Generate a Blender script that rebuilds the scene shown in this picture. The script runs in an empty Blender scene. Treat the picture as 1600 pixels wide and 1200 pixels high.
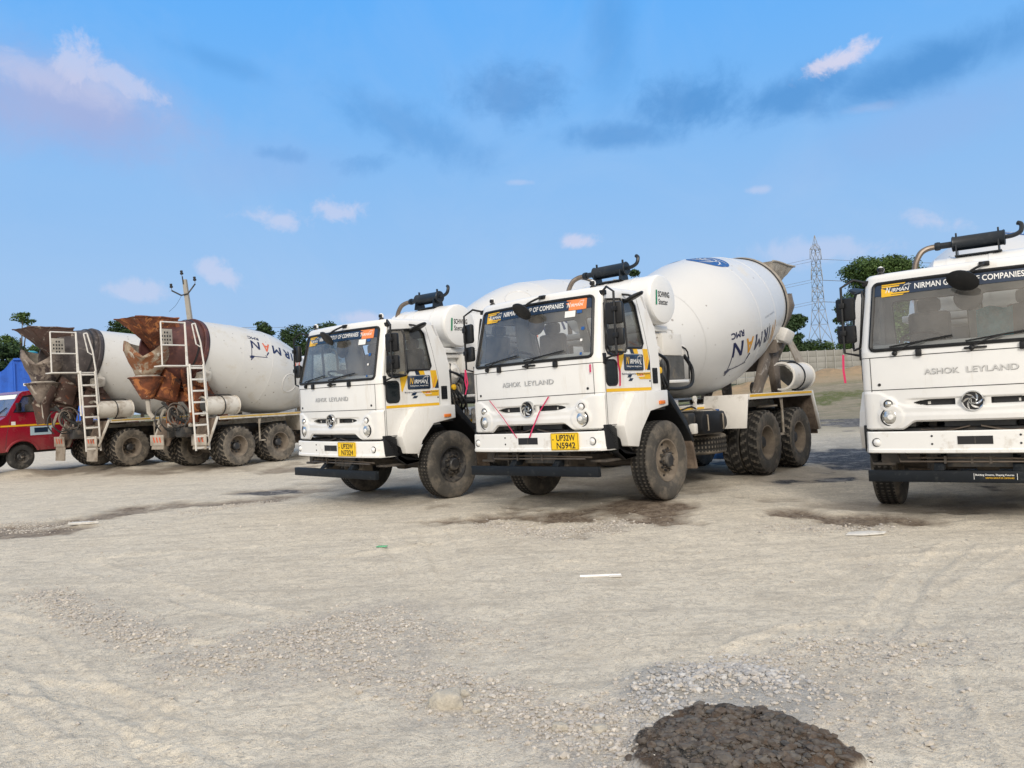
import bpy, bmesh, math, random
import numpy as np
from math import radians as R, sin, cos, pi
from mathutils import Vector, Matrix
from mathutils.geometry import tessellate_polygon
random.seed(7)
scn = bpy.context.scene
COL = scn.collection

# ---------------------------------------------------------------- camera
CAM_H, PITCH, ROLL, FPX = 1.543, R(0.843), R(2.891), 1212.3
cd = bpy.data.cameras.new('camera'); cam = bpy.data.objects.new('camera', cd); COL.objects.link(cam)
cd.sensor_width = 36; cd.lens = 36*FPX/1600; cd.clip_start = 0.1; cd.clip_end = 9000
fwd = Vector((0, cos(PITCH), sin(PITCH))); up0 = Vector((0, -sin(PITCH), cos(PITCH))); rt0 = Vector((1, 0, 0))
rt = rt0*cos(ROLL) - up0*sin(ROLL); upv = rt0*sin(ROLL) + up0*cos(ROLL)
M = Matrix((rt, upv, -fwd)).transposed().to_4x4(); M.translation = (0, 0, CAM_H)
cam.matrix_world = M
scn.camera = cam

def ray(px, py):
    dx, dy = px-800, py-600
    return rt*(dx/FPX) + upv*(-dy/FPX) + fwd
def gp(px, py, z=0.0):                       # pixel of the photo -> point on a level z
    d = ray(px, py); k = (z-CAM_H)/d.z
    return Vector((0, 0, CAM_H)) + d*k
def at(px, py, dist):                        # pixel + distance along y
    d = ray(px, py); return Vector((0, 0, CAM_H)) + d*(dist/d.y)

# ---------------------------------------------------------------- sky, sun
SUN_EL, SUN_AZ = R(31), R(176)              # azimuth measured from +Y towards +X: behind the camera, to the left
sun_dir = Vector((sin(SUN_AZ)*cos(SUN_EL), cos(SUN_AZ)*cos(SUN_EL), sin(SUN_EL)))
sd = bpy.data.lights.new('sun', 'SUN'); sun = bpy.data.objects.new('sun', sd); COL.objects.link(sun)
sd.energy = 1.95; sd.angle = R(14); sd.color = (1, .945, .87)
sun.rotation_mode = 'QUATERNION'; sun.rotation_quaternion = sun_dir.to_track_quat('Z', 'Y')
scn.view_settings.view_transform = 'Standard'; scn.view_settings.look = 'None'
scn.view_settings.exposure = 0.0; scn.view_settings.gamma = 1

class NT:
    def __init__(s, tree): s.t = tree; s.n = tree.nodes; s.l = tree.links
    def new(s, typ, **kw):
        n = s.n.new(typ)
        for k, v in kw.items():
            if k[0] == '_': setattr(n, k[1:], v)
        return n
    def put(s, sock, v):
        if hasattr(v, 'is_output'): s.l.new(v, sock)
        else: sock.default_value = v
    def math(s, op, a, b=0.0, c=None, clamp=False):
        n = s.n.new('ShaderNodeMath'); n.operation = op; n.use_clamp = clamp
        s.put(n.inputs[0], a); s.put(n.inputs[1], b)
        if c is not None: s.put(n.inputs[2], c)
        return n.outputs[0]
    def mix(s, f, a, b, blend='MIX'):
        n = s.n.new('ShaderNodeMix'); n.data_type = 'RGBA'; n.blend_type = blend; n.clamp_factor = True
        s.put(n.inputs[0], f)
        for i, v in ((6, a), (7, b)):
            if isinstance(v, tuple): v = (*v[:3], 1)
            s.put(n.inputs[i], v)
        return n.outputs[2]
    def ramp(s, v, a, b, ta=0.0, tb=1.0, smooth=False):
        n = s.n.new('ShaderNodeMapRange'); n.clamp = True
        if smooth: n.interpolation_type = 'SMOOTHSTEP'
        s.put(n.inputs[0], v); s.put(n.inputs[1], a); s.put(n.inputs[2], b); s.put(n.inputs[3], ta); s.put(n.inputs[4], tb)
        return n.outputs[0]
    def noise(s, vec, scale, detail=4, rough=.55, dist=0.0, out=0):
        n = s.n.new('ShaderNodeTexNoise'); s.put(n.inputs['Scale'], scale); n.inputs['Detail'].default_value = detail
        n.inputs['Roughness'].default_value = rough; n.inputs['Distortion'].default_value = dist
        if vec is not None: s.l.new(vec, n.inputs['Vector'])
        return n.outputs[out]

w = bpy.data.worlds.new('World'); scn.world = w; w.use_nodes = True
W = NT(w.node_tree); W.n.clear()
out = W.new('ShaderNodeOutputWorld'); bg = W.new('ShaderNodeBackground')
sky = W.new('ShaderNodeTexSky', _sky_type='NISHITA', _sun_disc=False, _sun_elevation=SUN_EL, _sun_rotation=-SUN_AZ+pi if False else SUN_AZ, _air_density=1.0, _dust_density=0.6, _ozone_density=2.0)
tc = W.new('ShaderNodeTexCoord'); sep = W.new('ShaderNodeSeparateXYZ'); W.l.new(tc.outputs['Generated'], sep.inputs[0])
az = W.math('ARCTAN2', sep.outputs[0], sep.outputs[1]); el = W.math('ARCSINE', sep.outputs[2])
# sky colour by elevation, blended with the physical sky
rampn = W.new('ShaderNodeValToRGB'); W.l.new(W.ramp(el, 0.0, 1.2), rampn.inputs[0])
def srgb(r, g, b):
    f = lambda c: (c/255/12.92) if c/255 <= .04045 else ((c/255+.055)/1.055)**2.4
    return (f(r), f(g), f(b))
cr = rampn.color_ramp
stops = [(0.0, (176, 200, 230)), (0.06, (162, 194, 234)), (0.13, (154, 195, 240)), (0.23, (138, 190, 244)), (0.31, (118, 184, 249)), (0.40, (100, 179, 254)), (0.75, (190, 205, 226))]  # last stop: pale overhead sky, out of view, added for neutral top light
while len(cr.elements) < len(stops): cr.elements.new(.5)
for e, (p, c) in zip(cr.elements, stops): e.position = p; e.color = (*srgb(*c), 1)
SKYK = 1/2**scn.view_settings.exposure
nish = W.mix(1.0, sky.outputs[0], (.11, .11, .11), 'MULTIPLY')
base = W.mix(.07, rampn.outputs[0], nish)
cmb = W.new('ShaderNodeCombineXYZ'); W.l.new(az, cmb.inputs[0]); W.l.new(el, cmb.inputs[1])
fine = W.noise(cmb.outputs[0], 24, 7, .66, .4); broad = W.math('ADD', W.math('MULTIPLY', W.noise(cmb.outputs[0], 7, 7, .68, .5), .65), W.math('MULTIPLY', fine, .35))
def azel(px, py):
    d = ray(px, py).normalized(); return math.atan2(d.x, d.y), math.asin(d.z)
def cloud(px, py, hx, hy, rot, amp, k, nz, hard=.9):
    a, e = azel(px, py); sx, sy = hx/FPX, hy/FPX
    dx = W.math('SUBTRACT', az, a); dy = W.math('SUBTRACT', el, e); c, s = cos(rot-ROLL), sin(rot-ROLL)
    u = W.math('ADD', W.math('MULTIPLY', dx, c/sx), W.math('MULTIPLY', dy, s/sx))
    v = W.math('ADD', W.math('MULTIPLY', dx, -s/sy), W.math('MULTIPLY', dy, c/sy))
    d2 = W.math('ADD', W.math('MULTIPLY', u, u), W.math('MULTIPLY', v, v))
    g = W.math('SUBTRACT', 1.0, W.math('SQRT', d2))
    g = W.math('ADD', g, W.math('MULTIPLY', W.math('SUBTRACT', nz, .5), k))
    return W.math('MULTIPLY', W.ramp(g, 0.0, hard, smooth=True), amp)
def clouds(base, col, lst):
    acc = None
    for c in lst:
        m = cloud(*c); acc = m if acc is None else W.math('MAXIMUM', acc, m)
    return W.mix(acc, base, col)
base = clouds(base, srgb(160, 176, 222), [(100, 160, 240, 95, -.1, .95, 1.4, broad), (400, 260, 200, 60, .1, .2, 1.5, broad), (1440, 200, 260, 60, .2, .2, 1.5, broad)])
base = clouds(base, srgb(76, 142, 208), [
    (800, 150, 130, 60, 0, .66, 3.0, broad, .95), (650, 205, 170, 50, -.3, .4, 2.4, broad), (1090, 160, 150, 56, 0, .72, 2.8, broad, .95),
    (1230, 150, 140, 42, .15, .7, 2.6, broad, .95), (1470, 95, 230, 45, .2, .75, 1.8, broad), (960, 212, 150, 28, 0, .6, 2.2, broad), (950, 60, 55, 130, 0, .35, 1.5, broad),
    (440, 242, 60, 14, 0, .3, 2.2, fine), (570, 255, 60, 22, .1, .3, 2.2, fine), (350, 100, 110, 24, -.2, .3, 1.5, broad), (1580, 60, 120, 40, .2, .5, 1.5, broad)])
base = clouds(base, srgb(220, 218, 238), [
    (112, 92, 52, 38, -.6, .55, 2.8, fine, .7), (196, 128, 72, 22, -.35, .5, 2.8, fine, .7), (60, 118, 110, 30, -.1, .35, 2.2, fine, 1.0), (150, 135, 110, 40, -.2, .4, 1.8, fine, 1.2),
    (440, 341, 66, 20, 0, .5, 3.0, fine, .85), (532, 332, 60, 22, .1, .5, 3.0, fine, .85), (350, 432, 56, 20, -.35, .5, 3.0, fine, .85), (215, 455, 60, 18, 0, .42, 2.7, fine, .85),
    (900, 377, 36, 14, 0, .65, 2.8, fine, .85), (1312, 93, 66, 17, .28, .85, 3.2, fine, .85), (1465, 346, 44, 16, -.3, .42, 2.7, fine, .85), (565, 497, 70, 14, .05, .5, 2.2, fine, .85),
    (1270, 392, 120, 26, 0, .35, 2.2, fine, .85), (1360, 168, 50, 10, 0, .15, 2, fine, .85), (1182, 297, 26, 8, 0, .35, 2, fine, .85), (812, 285, 30, 6, 0, .25, 2, fine, .85)])
# warm glow added round the sun, out of view, to offset the blue fill
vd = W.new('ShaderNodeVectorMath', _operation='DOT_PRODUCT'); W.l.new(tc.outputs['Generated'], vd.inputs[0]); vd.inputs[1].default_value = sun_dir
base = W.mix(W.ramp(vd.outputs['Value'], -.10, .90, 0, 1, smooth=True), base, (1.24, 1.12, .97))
base = W.mix(W.math('MULTIPLY', W.ramp(W.noise(cmb.outputs[0], 3.2, 8, .62, .8), .45, .72), .16), base, srgb(196, 214, 240))
base = W.mix(1.0, base, (SKYK, SKYK, SKYK), 'MULTIPLY')
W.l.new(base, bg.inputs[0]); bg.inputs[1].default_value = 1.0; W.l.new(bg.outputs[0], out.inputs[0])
w.cycles.sampling_method = 'MANUAL'; w.cycles.sample_map_resolution = 512

# ---------------------------------------------------------------- materials
MATS = {}
def mat(name, col, rough=.5, metal=0.0, var=.08, vs=3.0, dirt=None, damt=.0, dscale=4.0, low=None, bump=0.0, bscale=40.0, coat=0.0, spots=None, spec=.5, streak=False, splat=None):
    """procedural material: base colour with noise variation, dirt patches, dust gathering near the ground, bump"""
    if name in MATS: return MATS[name]
    m = bpy.data.materials.new(name); m.use_nodes = True; T = NT(m.node_tree)
    b = T.n['Principled BSDF']; tc = T.new('ShaderNodeTexCoord'); P = tc.outputs['Object']
    c = (*col, 1)
    nz = T.noise(P, vs, 4, .6)
    colr = T.mix(T.ramp(nz, .3, .7), tuple(x*(1-var) for x in col), tuple(min(1, x*(1+var)) for x in col))
    rgh = rough
    if dirt:
        dv = P
        if streak:
            mp = T.new('ShaderNodeMapping'); mp.inputs['Scale'].default_value = (1, 1, .18); T.l.new(P, mp.inputs[0]); dv = mp.outputs[0]
        dn = T.noise(dv, dscale, 8, .68)
        f = T.ramp(dn, .62-damt*.35, .70-damt*.1)
        f = T.math('MULTIPLY', f, min(1, .35+damt))
        colr = T.mix(f, colr, dirt)
        rgh = T.ramp(f, 0, 1, rough, .85)
    if low:
        sp = T.new('ShaderNodeSeparateXYZ'); T.l.new(P, sp.inputs[0])
        z0, z1, lc, la = low
        f = T.math('ADD', T.ramp(sp.outputs[2], z0, z1, 1, 0), T.math('MULTIPLY', T.math('SUBTRACT', T.noise(P, 5, 6, .7), .5), .8))
        f = T.math('MULTIPLY', T.ramp(f, .15, .9), la)
        colr = T.mix(f, colr, lc)
    if spots:
        sc_, thr, scol = spots
        v = T.new('ShaderNodeTexVoronoi'); v.inputs['Scale'].default_value = sc_; T.l.new(T.noise(P, 3, 2, .5, 0, 1), v.inputs['Vector']) if False else T.l.new(P, v.inputs['Vector'])
        g = T.ramp(T.noise(P, 1.2, 2), .42, .6)
        sz = T.math('MULTIPLY', T.math('ADD', .25, T.math('MULTIPLY', T.noise(P, sc_*.9, 1), 1.0)), thr)
        f = T.math('MULTIPLY', T.math('LESS_THAN', v.outputs[0], sz), g)
        colr = T.mix(T.math('MULTIPLY', f, .8), colr, scol)
    if splat:
        for scol, ssc, th in splat:
            f = T.ramp(T.noise(P, ssc, 7, .7, .6), th, th+.05)
            colr = T.mix(f, colr, scol)
    T.put(b.inputs['Base Color'], colr if hasattr(colr, 'is_output') else c)
    T.put(b.inputs['Roughness'], rgh); b.inputs['Metallic'].default_value = metal
    b.inputs['Specular IOR Level'].default_value = spec
    if coat: b.inputs['Coat Weight'].default_value = coat; b.inputs['Coat Roughness'].default_value = .08
    if bump:
        bp = T.new('ShaderNodeBump'); bp.inputs['Strength'].default_value = min(1, bump); bp.inputs['Distance'].default_value = .02
        T.l.new(T.noise(P, bscale, 6, .6), bp.inputs['Height']); T.l.new(bp.outputs[0], b.inputs['Normal'])
    MATS[name] = m; return m
DUST = (.30, .265, .215); MUD = (.16, .125, .09)
def glass(name, tint=(.80, .86, .86), refl=.5):
    if name in MATS: return MATS[name]
    m = bpy.data.materials.new(name); m.use_nodes = True; T = NT(m.node_tree); T.n.clear()
    o = T.new('ShaderNodeOutputMaterial'); tr = T.new('ShaderNodeBsdfTransparent'); tr.inputs[0].default_value = (*tint, 1)
    gl = T.new('ShaderNodeBsdfGlossy'); gl.inputs['Roughness'].default_value = .03
    fr = T.new('ShaderNodeFresnel'); fr.inputs[0].default_value = 1.5
    mx = T.new('ShaderNodeMixShader'); T.l.new(T.math('ADD', T.math('MULTIPLY', fr.outputs[0], refl*2), .03, clamp=True), mx.inputs[0])
    df = T.new('ShaderNodeBsdfDiffuse'); df.inputs[0].default_value = (.55, .52, .47, 1)
    tcn = T.new('ShaderNodeTexCoord'); mx2 = T.new('ShaderNodeMixShader')
    T.l.new(T.ramp(T.noise(tcn.outputs['Object'], 2.5, 6, .65), .30, .75, .05, .22), mx2.inputs[0])  # pale film: dust, raised to stand in for sky reflection as well
    T.l.new(tr.outputs[0], mx.inputs[1]); T.l.new(gl.outputs[0], mx.inputs[2])
    T.l.new(mx.outputs[0], mx2.inputs[1]); T.l.new(df.outputs[0], mx2.inputs[2]); T.l.new(mx2.outputs[0], o.inputs[0])
    MATS[name] = m; return m

white = mat('white_paint', (.79, .79, .775), .32, 0, .025, 2, (.58, .53, .45), .17, 3.0, streak=True, low=(.5, 1.75, DUST, .22), coat=.25)
bumperw = mat('bumper_white', (.82, .82, .80), .38, 0, .02, 2, (.5, .45, .38), .16, 6, coat=.1)
drumw = mat('drum_white', (.63, .635, .635), .38, 0, .02, 1, (.62, .58, .50), .10, 2.2, coat=.15, bump=.16, bscale=2.2, spots=(5.5, .13, (.20, .18, .16)), streak=False)
drumw_old = mat('drum_white_worn', (.61, .605, .585), .38, 0, .03, 1.4, (.50, .46, .38), .22, 2.0, coat=.1, spots=(6, .14, (.16, .14, .12)))
bodyw = mat('body_white_dusty', (.72, .70, .66), .45, 0, .04, 3, DUST, .16, 5, low=(.3, 1.2, DUST, .35))
bodyw_old = mat('body_white_muddy', (.62, .59, .53), .55, 0, .06, 3, (.26, .20, .14), .40, 4, low=(.3, 1.4, (.28, .22, .16), .7))
mechd = mat('dusty_steel', (.34, .30, .245), .7, 0, .15, 4, (.16, .13, .10), .42, 5, bump=.5, bscale=14)
rust = mat('rusted_steel', (.20, .062, .026), .75, 0, .4, 4, (.05, .025, .02), .55, 3, bump=.8, bscale=22, splat=[((.045, .03, .028), 2.6, .58), ((.46, .17, .055), 4.5, .54), ((.50, .43, .34), 5, .63)])
rustc = mat('rust_and_concrete', (.33, .27, .20), .85, 0, .3, 4, (.14, .07, .04), .5, 3, bump=.9, bscale=18, splat=[((.22, .085, .035), 2.6, .50), ((.50, .47, .41), 4.5, .60)])
grimyc = mat('grime_and_concrete', (.24, .20, .17), .85, 0, .3, 4, (.09, .07, .06), .6, 3, bump=.9, bscale=18, splat=[((.055, .04, .04), 2.4, .53), ((.46, .42, .37), 4.5, .62)])
mechb = mat('brown_dusty_steel', (.20, .165, .135), .75, 0, .25, 4, (.09, .075, .065), .5, 4, bump=.5, bscale=14, splat=[((.36, .33, .29), 5, .58)])
rustd = mat('dark_rusted_drum', (.095, .035, .032), .6, 0, .3, 3, (.30, .12, .06), .22, 6, bump=.5, bscale=20, splat=[((.42, .36, .28), 7, .70)])
grimy = mat('concrete_crusted_steel', (.11, .065, .052), .8, 0, .4, 4, (.06, .04, .035), .5, 4, bump=.9, bscale=18, splat=[((.42, .37, .31), 3.6, .57), ((.22, .08, .04), 6, .62)])
darkcone = mat('dark_grimy_drum_cone', (.06, .05, .05), .6, 0, .3, 3, (.25, .22, .19), .2, 6, bump=.4, bscale=20)
concr = mat('dried_concrete_steel', (.40, .37, .32), .8, 0, .15, 4, (.17, .14, .11), .42, 4, bump=.9, bscale=16, splat=[((.55, .52, .46), 5, .64)])
chassisd = mat('chassis_black', (.022, .024, .026), .55, 0, .2, 4, (.15, .125, .10), .35, 6, low=(.2, 1.2, (.15, .12, .09), .55))
black = mat('black_plastic', (.010, .011, .013), .45, 0, .15, 5, (.07, .065, .06), .10, 6, spec=.35)
blackm = mat('black_metal_bar', (.006, .009, .013), .5, 0, .2, 5, (.06, .065, .065), .16, 14, spec=.3)
rubber = mat('tyre_rubber', (.070, .065, .058), .85, 0, .25, 4, (.20, .17, .135), .42, 5, bump=.3, bscale=60)
groove = mat('tyre_groove', (.016, .015, .014), .9, 0, .2, 6, (.08, .07, .055), .2, 6)  # darker rubber paints the shade inside the tread grooves
rubberd = mat('tyre_rubber_dusty', (.085, .075, .063), .9, 0, .25, 4, (.24, .205, .16), .55, 5, bump=.3, bscale=60)
rimblack = mat('rim_black', (.03, .03, .032), .5, 0, .2, 6, (.16, .14, .115), .35, 6)
rimdust = mat('rim_dusty', (.17, .14, .11), .8, 0, .2, 6, (.27, .225, .175), .45, 7, bump=.3)
chrome = mat('chrome', (.62, .63, .64), .16, 1, .05, 9)
badge = mat('badge_silver', (.66, .66, .65), .3, .3, .03, 9)
lens = mat('lamp_lens', (.62, .63, .62), .08, .85, .25, 30)
lensc = mat('lamp_clear', (.78, .78, .77), .12, 0, .1, 30, coat=1)
amber = mat('amber_lens', (.75, .20, .03), .25, 0, .1, 20, coat=.8)
yellow = mat('yellow_tape', (.80, .47, .02), .5, 0, .06, 5, DUST, .12, 9)
yellowold = mat('yellow_tape_worn', (.52, .33, .05), .6, 0, .1, 5, DUST, .4, 9)
plate = mat('plate_yellow', (.86, .56, .01), .42, 0, .04, 9)
ink = mat('ink_black', (.012, .012, .014), .5, 0, 0)
navy = mat('navy_film', (.012, .028, .062), .3, 0, .1, 4)
navyp = mat('navy_lettering', (.012, .018, .07), .4, 0, 0)
orangep = mat('orange_lettering', (.62, .30, .03), .45, 0, .05)
orangef = mat('orange_film', (.80, .24, .07), .45, 0, .05)
redp = mat('red_lettering', (.62, .13, .06), .5, 0, .05)
bluep = mat('blue_emblem', (.008, .085, .30), .5, 0, .03)
whitel = mat('white_lettering', (.82, .82, .80), .4, 0, 0)
greyl_shadow = mat('grey_lettering_and_shadow', (.34, .345, .35), .4, .2, .05)
green = mat('green_mark', (.01, .22, .10), .4, 0, 0)
pink = mat('pink_ribbon', (.62, .03, .12), .6, 0, .1)
steel = mat('pipe_steel', (.20, .165, .135), .45, .7, .25, 8)
silenc = mat('silencer_black', (.007, .012, .018), .42, 0, .15, 6, (.06, .06, .06), .10, 8)
interior = mat('cab_interior_grey', (.20, .205, .22), .8, 0, .1, 5)
interiorl = mat('cab_lining_light', (.56, .56, .56), .8, 0, .05, 5)
seatm = mat('seat_fabric', (.17, .175, .19), .9, 0, .15, 10)
flap = mat('mud_flap', (.14, .105, .08), .95, 0, .3, 6, (.26, .20, .15), .5, 4, bump=1, bscale=22)
flapl = mat('mud_flap_pale', (.34, .30, .25), .95, 0, .2, 6, (.18, .14, .10), .4, 4, bump=.5, bscale=22)
finm = mat('cooler_fins', (.13, .135, .14), .6, .3, .15, 8, DUST, .3, 6)
winglass = glass('windscreen_glass', (.84, .89, .90), .85)
sideglass = glass('side_glass', (.34, .40, .40), .7)
darkwin = mat('dark_window', (.012, .016, .018), .08, 0, .1, 4, spec=.7)

# ---------------------------------------------------------------- mesh builder
class MB:
    def __init__(s): s.bm = bmesh.new(); s.mats = []; s.mi = 0
    def use(s, m):
        if m not in s.mats: s.mats.append(m)
        s.mi = s.mats.index(m); return s
    def _tag(s, faces):
        for f in faces: f.material_index = s.mi
    def poly(s, pts):
        f = s.bm.faces.new([s.bm.verts.new(p) for p in pts]); f.material_index = s.mi; return f
    def box(s, x0, x1, y0, y1, z0, z1, bev=0.0, mx=None, seg=2):
        v = [s.bm.verts.new(p) for p in ((x0,y0,z0),(x1,y0,z0),(x1,y1,z0),(x0,y1,z0),(x0,y0,z1),(x1,y0,z1),(x1,y1,z1),(x0,y1,z1))]
        fs = [s.bm.faces.new([v[i] for i in q]) for q in ((3,2,1,0),(4,5,6,7),(0,1,5,4),(1,2,6,5),(2,3,7,6),(3,0,4,7))]
        s._tag(fs); vs = set(v)
        if bev:
            r = bmesh.ops.bevel(s.bm, geom=list({e for f in fs for e in f.edges}), offset=bev, segments=seg, affect='EDGES', profile=.5)
            s._tag(r['faces']); vs = {q for f in r['faces'] for q in f.verts} | {q for f in fs if f.is_valid for q in f.verts}
        if mx is not None: bmesh.ops.transform(s.bm, matrix=mx, verts=[q for q in vs if q.is_valid])
        return s
    def obox(s, c, size, rot=(0, 0, 0), bev=0.0):
        mx = Matrix.Translation(c) @ Matrix.Rotation(rot[2], 4, 'Z') @ Matrix.Rotation(rot[1], 4, 'Y') @ Matrix.Rotation(rot[0], 4, 'X')
        a, b, c_ = (q/2 for q in size); return s.box(-a, a, -b, b, -c_, c_, bev, mx)
    def grid(s, P, cu=False, cv=False, matf=None):
        n, m = len(P), len(P[0]); V = [[s.bm.verts.new(p) for p in row] for row in P]
        for i in range(n if cu else n-1):
            for j in range(m if cv else m-1):
                a, b, c, d = V[i][j], V[i][(j+1) % m], V[(i+1) % n][(j+1) % m], V[(i+1) % n][j]
                try: f = s.bm.faces.new((a, b, c, d))
                except ValueError: continue
                f.material_index = s.mi if matf is None else matf(i, j)
        return V
    def prism(s, pts, axis, a, b, bev=0.0):
        """2D polygon (u,v) extruded along axis from a to b; axis y: (x,z); x: (y,z); z: (x,y)"""
        def p3(u, v, t): return {'y': (u, t, v), 'x': (t, u, v), 'z': (u, v, t)}[axis]
        A = [s.bm.verts.new(p3(u, v, a)) for u, v in pts]; B = [s.bm.verts.new(p3(u, v, b)) for u, v in pts]
        n = len(pts); fs = [s.bm.faces.new(A), s.bm.faces.new(B[::-1])] + [s.bm.faces.new((A[i], B[i], B[(i+1) % n], A[(i+1) % n])) for i in range(n)]
        s._tag(fs); 
        if bev:
            r = bmesh.ops.bevel(s.bm, geom=list({e for f in fs for e in f.edges}), offset=bev, segments=2, affect='EDGES', profile=.5); s._tag(r['faces'])
        return s
    def tube(s, path, r, n=8, smooth=0, caps=True, closed=False):
        P = [Vector(p) for p in path]
        if smooth:
            Q = []; m = len(P)
            for i in range(m-1 if not closed else m):
                p0 = P[(i-1) % m] if closed or i > 0 else P[0]; p1 = P[i]; p2 = P[(i+1) % m]; p3 = P[(i+2) % m] if closed or i+2 < m else P[-1]
                for k in range(smooth):
                    t = k/smooth
                    Q.append(.5*((2*p1)+(-p0+p2)*t+(2*p0-5*p1+4*p2-p3)*t*t+(-p0+3*p1-3*p2+p3)*t**3))
            if not closed: Q.append(P[-1])
            P = Q
        m = len(P); rows = []; ref = None
        for i, p in enumerate(P):
            t = (P[(i+1) % m]-P[i-1]) if closed else (P[min(i+1, m-1)]-P[max(i-1, 0)])
            if t.length < 1e-9: t = Vector((0, 0, 1))
            t.normalize()
            if ref is None: ref = Vector((0, 0, 1)) if abs(t.z) < .9 else Vector((1, 0, 0))
            u = (ref - t*ref.dot(t)).normalized(); ref = u; v = t.cross(u)
            rr = r[i*len(r)//m] if isinstance(r, (list, tuple)) else r
            rows.append([p+u*(cos(2*pi*k/n)*rr)+v*(sin(2*pi*k/n)*rr) for k in range(n)])
        V = s.grid(rows, cu=closed, cv=True)
        if caps and not closed: s._tag([s.bm.faces.new(V[0][::-1]), s.bm.faces.new(V[-1])])
        return s
    def lathe(s, prof, o=(0, 0, 0), axis='y', n=32, a0=0.0, a1=2*pi, rmod=None, caps=False, matf=None):
        """prof: (t along axis, radius)"""
        full = abs(a1-a0-2*pi) < 1e-6; rows = []; k = n if full else n+1; o = Vector(o)
        for t, r in prof:
            row = []
            for i in range(k):
                a = a0+(a1-a0)*i/n; rr = r+(rmod(t, r, i) if rmod else 0); c, d = cos(a)*rr, sin(a)*rr
                row.append(o+Vector({'y': (c, t, d), 'x': (t, c, d), 'z': (c, d, t)}[axis]))
            rows.append(row)
        V = s.grid(rows, cv=full, matf=matf)
        if caps:
            for row in (V[0], V[-1][::-1]):
                try: s._tag([s.bm.faces.new(row)])
                except ValueError: pass
        return s
    def panel(s, outer, holes, fmap, thick=None):
        """flat polygon with holes, mapped by fmap(u,v,offset) ; thick gives a back side and edges"""
        loops = [[Vector((u, v, 0)) for u, v in L] for L in [outer]+list(holes)]
        flat = [p for L in loops for p in L]; tris = tessellate_polygon(loops)
        F = [s.bm.verts.new(fmap(p.x, p.y, 0.0)) for p in flat]
        fs = [s.bm.faces.new([F[i] for i in t]) for t in tris]
        if thick:
            B = [s.bm.verts.new(fmap(p.x, p.y, thick)) for p in flat]; fs += [s.bm.faces.new([B[i] for i in t[::-1]]) for t in tris]
            k = 0
            for L in loops:
                n = len(L); fs += [s.bm.faces.new((F[k+i], F[k+(i+1) % n], B[k+(i+1) % n], B[k+i])) for i in range(n)]; k += n
        s._tag(fs); return s
    def flat2d(s, V, F, fmap, sub=0.0):
        """2D mesh (verts, faces) mapped with fmap(u,v)"""
        tmp = bmesh.new(); vs = [tmp.verts.new((p[0], p[1], 0)) for p in V]
        for f in F:
            try: tmp.faces.new([vs[i] for i in f])
            except ValueError: pass
        if sub:
            for _ in range(5):
                es = [e for e in tmp.edges if e.calc_length() > sub]
                if not es: break
                bmesh.ops.subdivide_edges(tmp, edges=es, cuts=1); bmesh.ops.triangulate(tmp, faces=[f for f in tmp.faces if len(f.verts) > 3])
        tmp.verts.index_update(); N = [s.bm.verts.new(fmap(v.co.x, v.co.y)) for v in tmp.verts]
        for f in tmp.faces:
            try: s._tag([s.bm.faces.new([N[v.index] for v in f.verts])])
            except ValueError: pass
        tmp.free(); return s
    def mesh(s, name, angle=35, fixn=True):
        if fixn: bmesh.ops.recalc_face_normals(s.bm, faces=s.bm.faces)
        me = bpy.data.meshes.new(name); s.bm.to_mesh(me); s.bm.free()
        for m in s.mats: me.materials.append(m)
        me.polygons.foreach_set('use_smooth', [True]*len(me.polygons))
        if angle: me.set_sharp_from_angle(angle=R(angle))
        return me

def obj(name, me, parent=None, label=None, cat=None, group=None, kind=None):
    o = bpy.data.objects.new(name, me); COL.objects.link(o)
    if parent is not None: o.parent = parent
    if label: o['label'] = label
    if cat: o['category'] = cat
    if group: o['group'] = group
    if kind: o['kind'] = kind
    return o
def root(name, loc, label, cat, group=None):
    o = obj(name, None, None, label, cat, group); o.location = loc; o.empty_display_size = .3; return o

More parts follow.
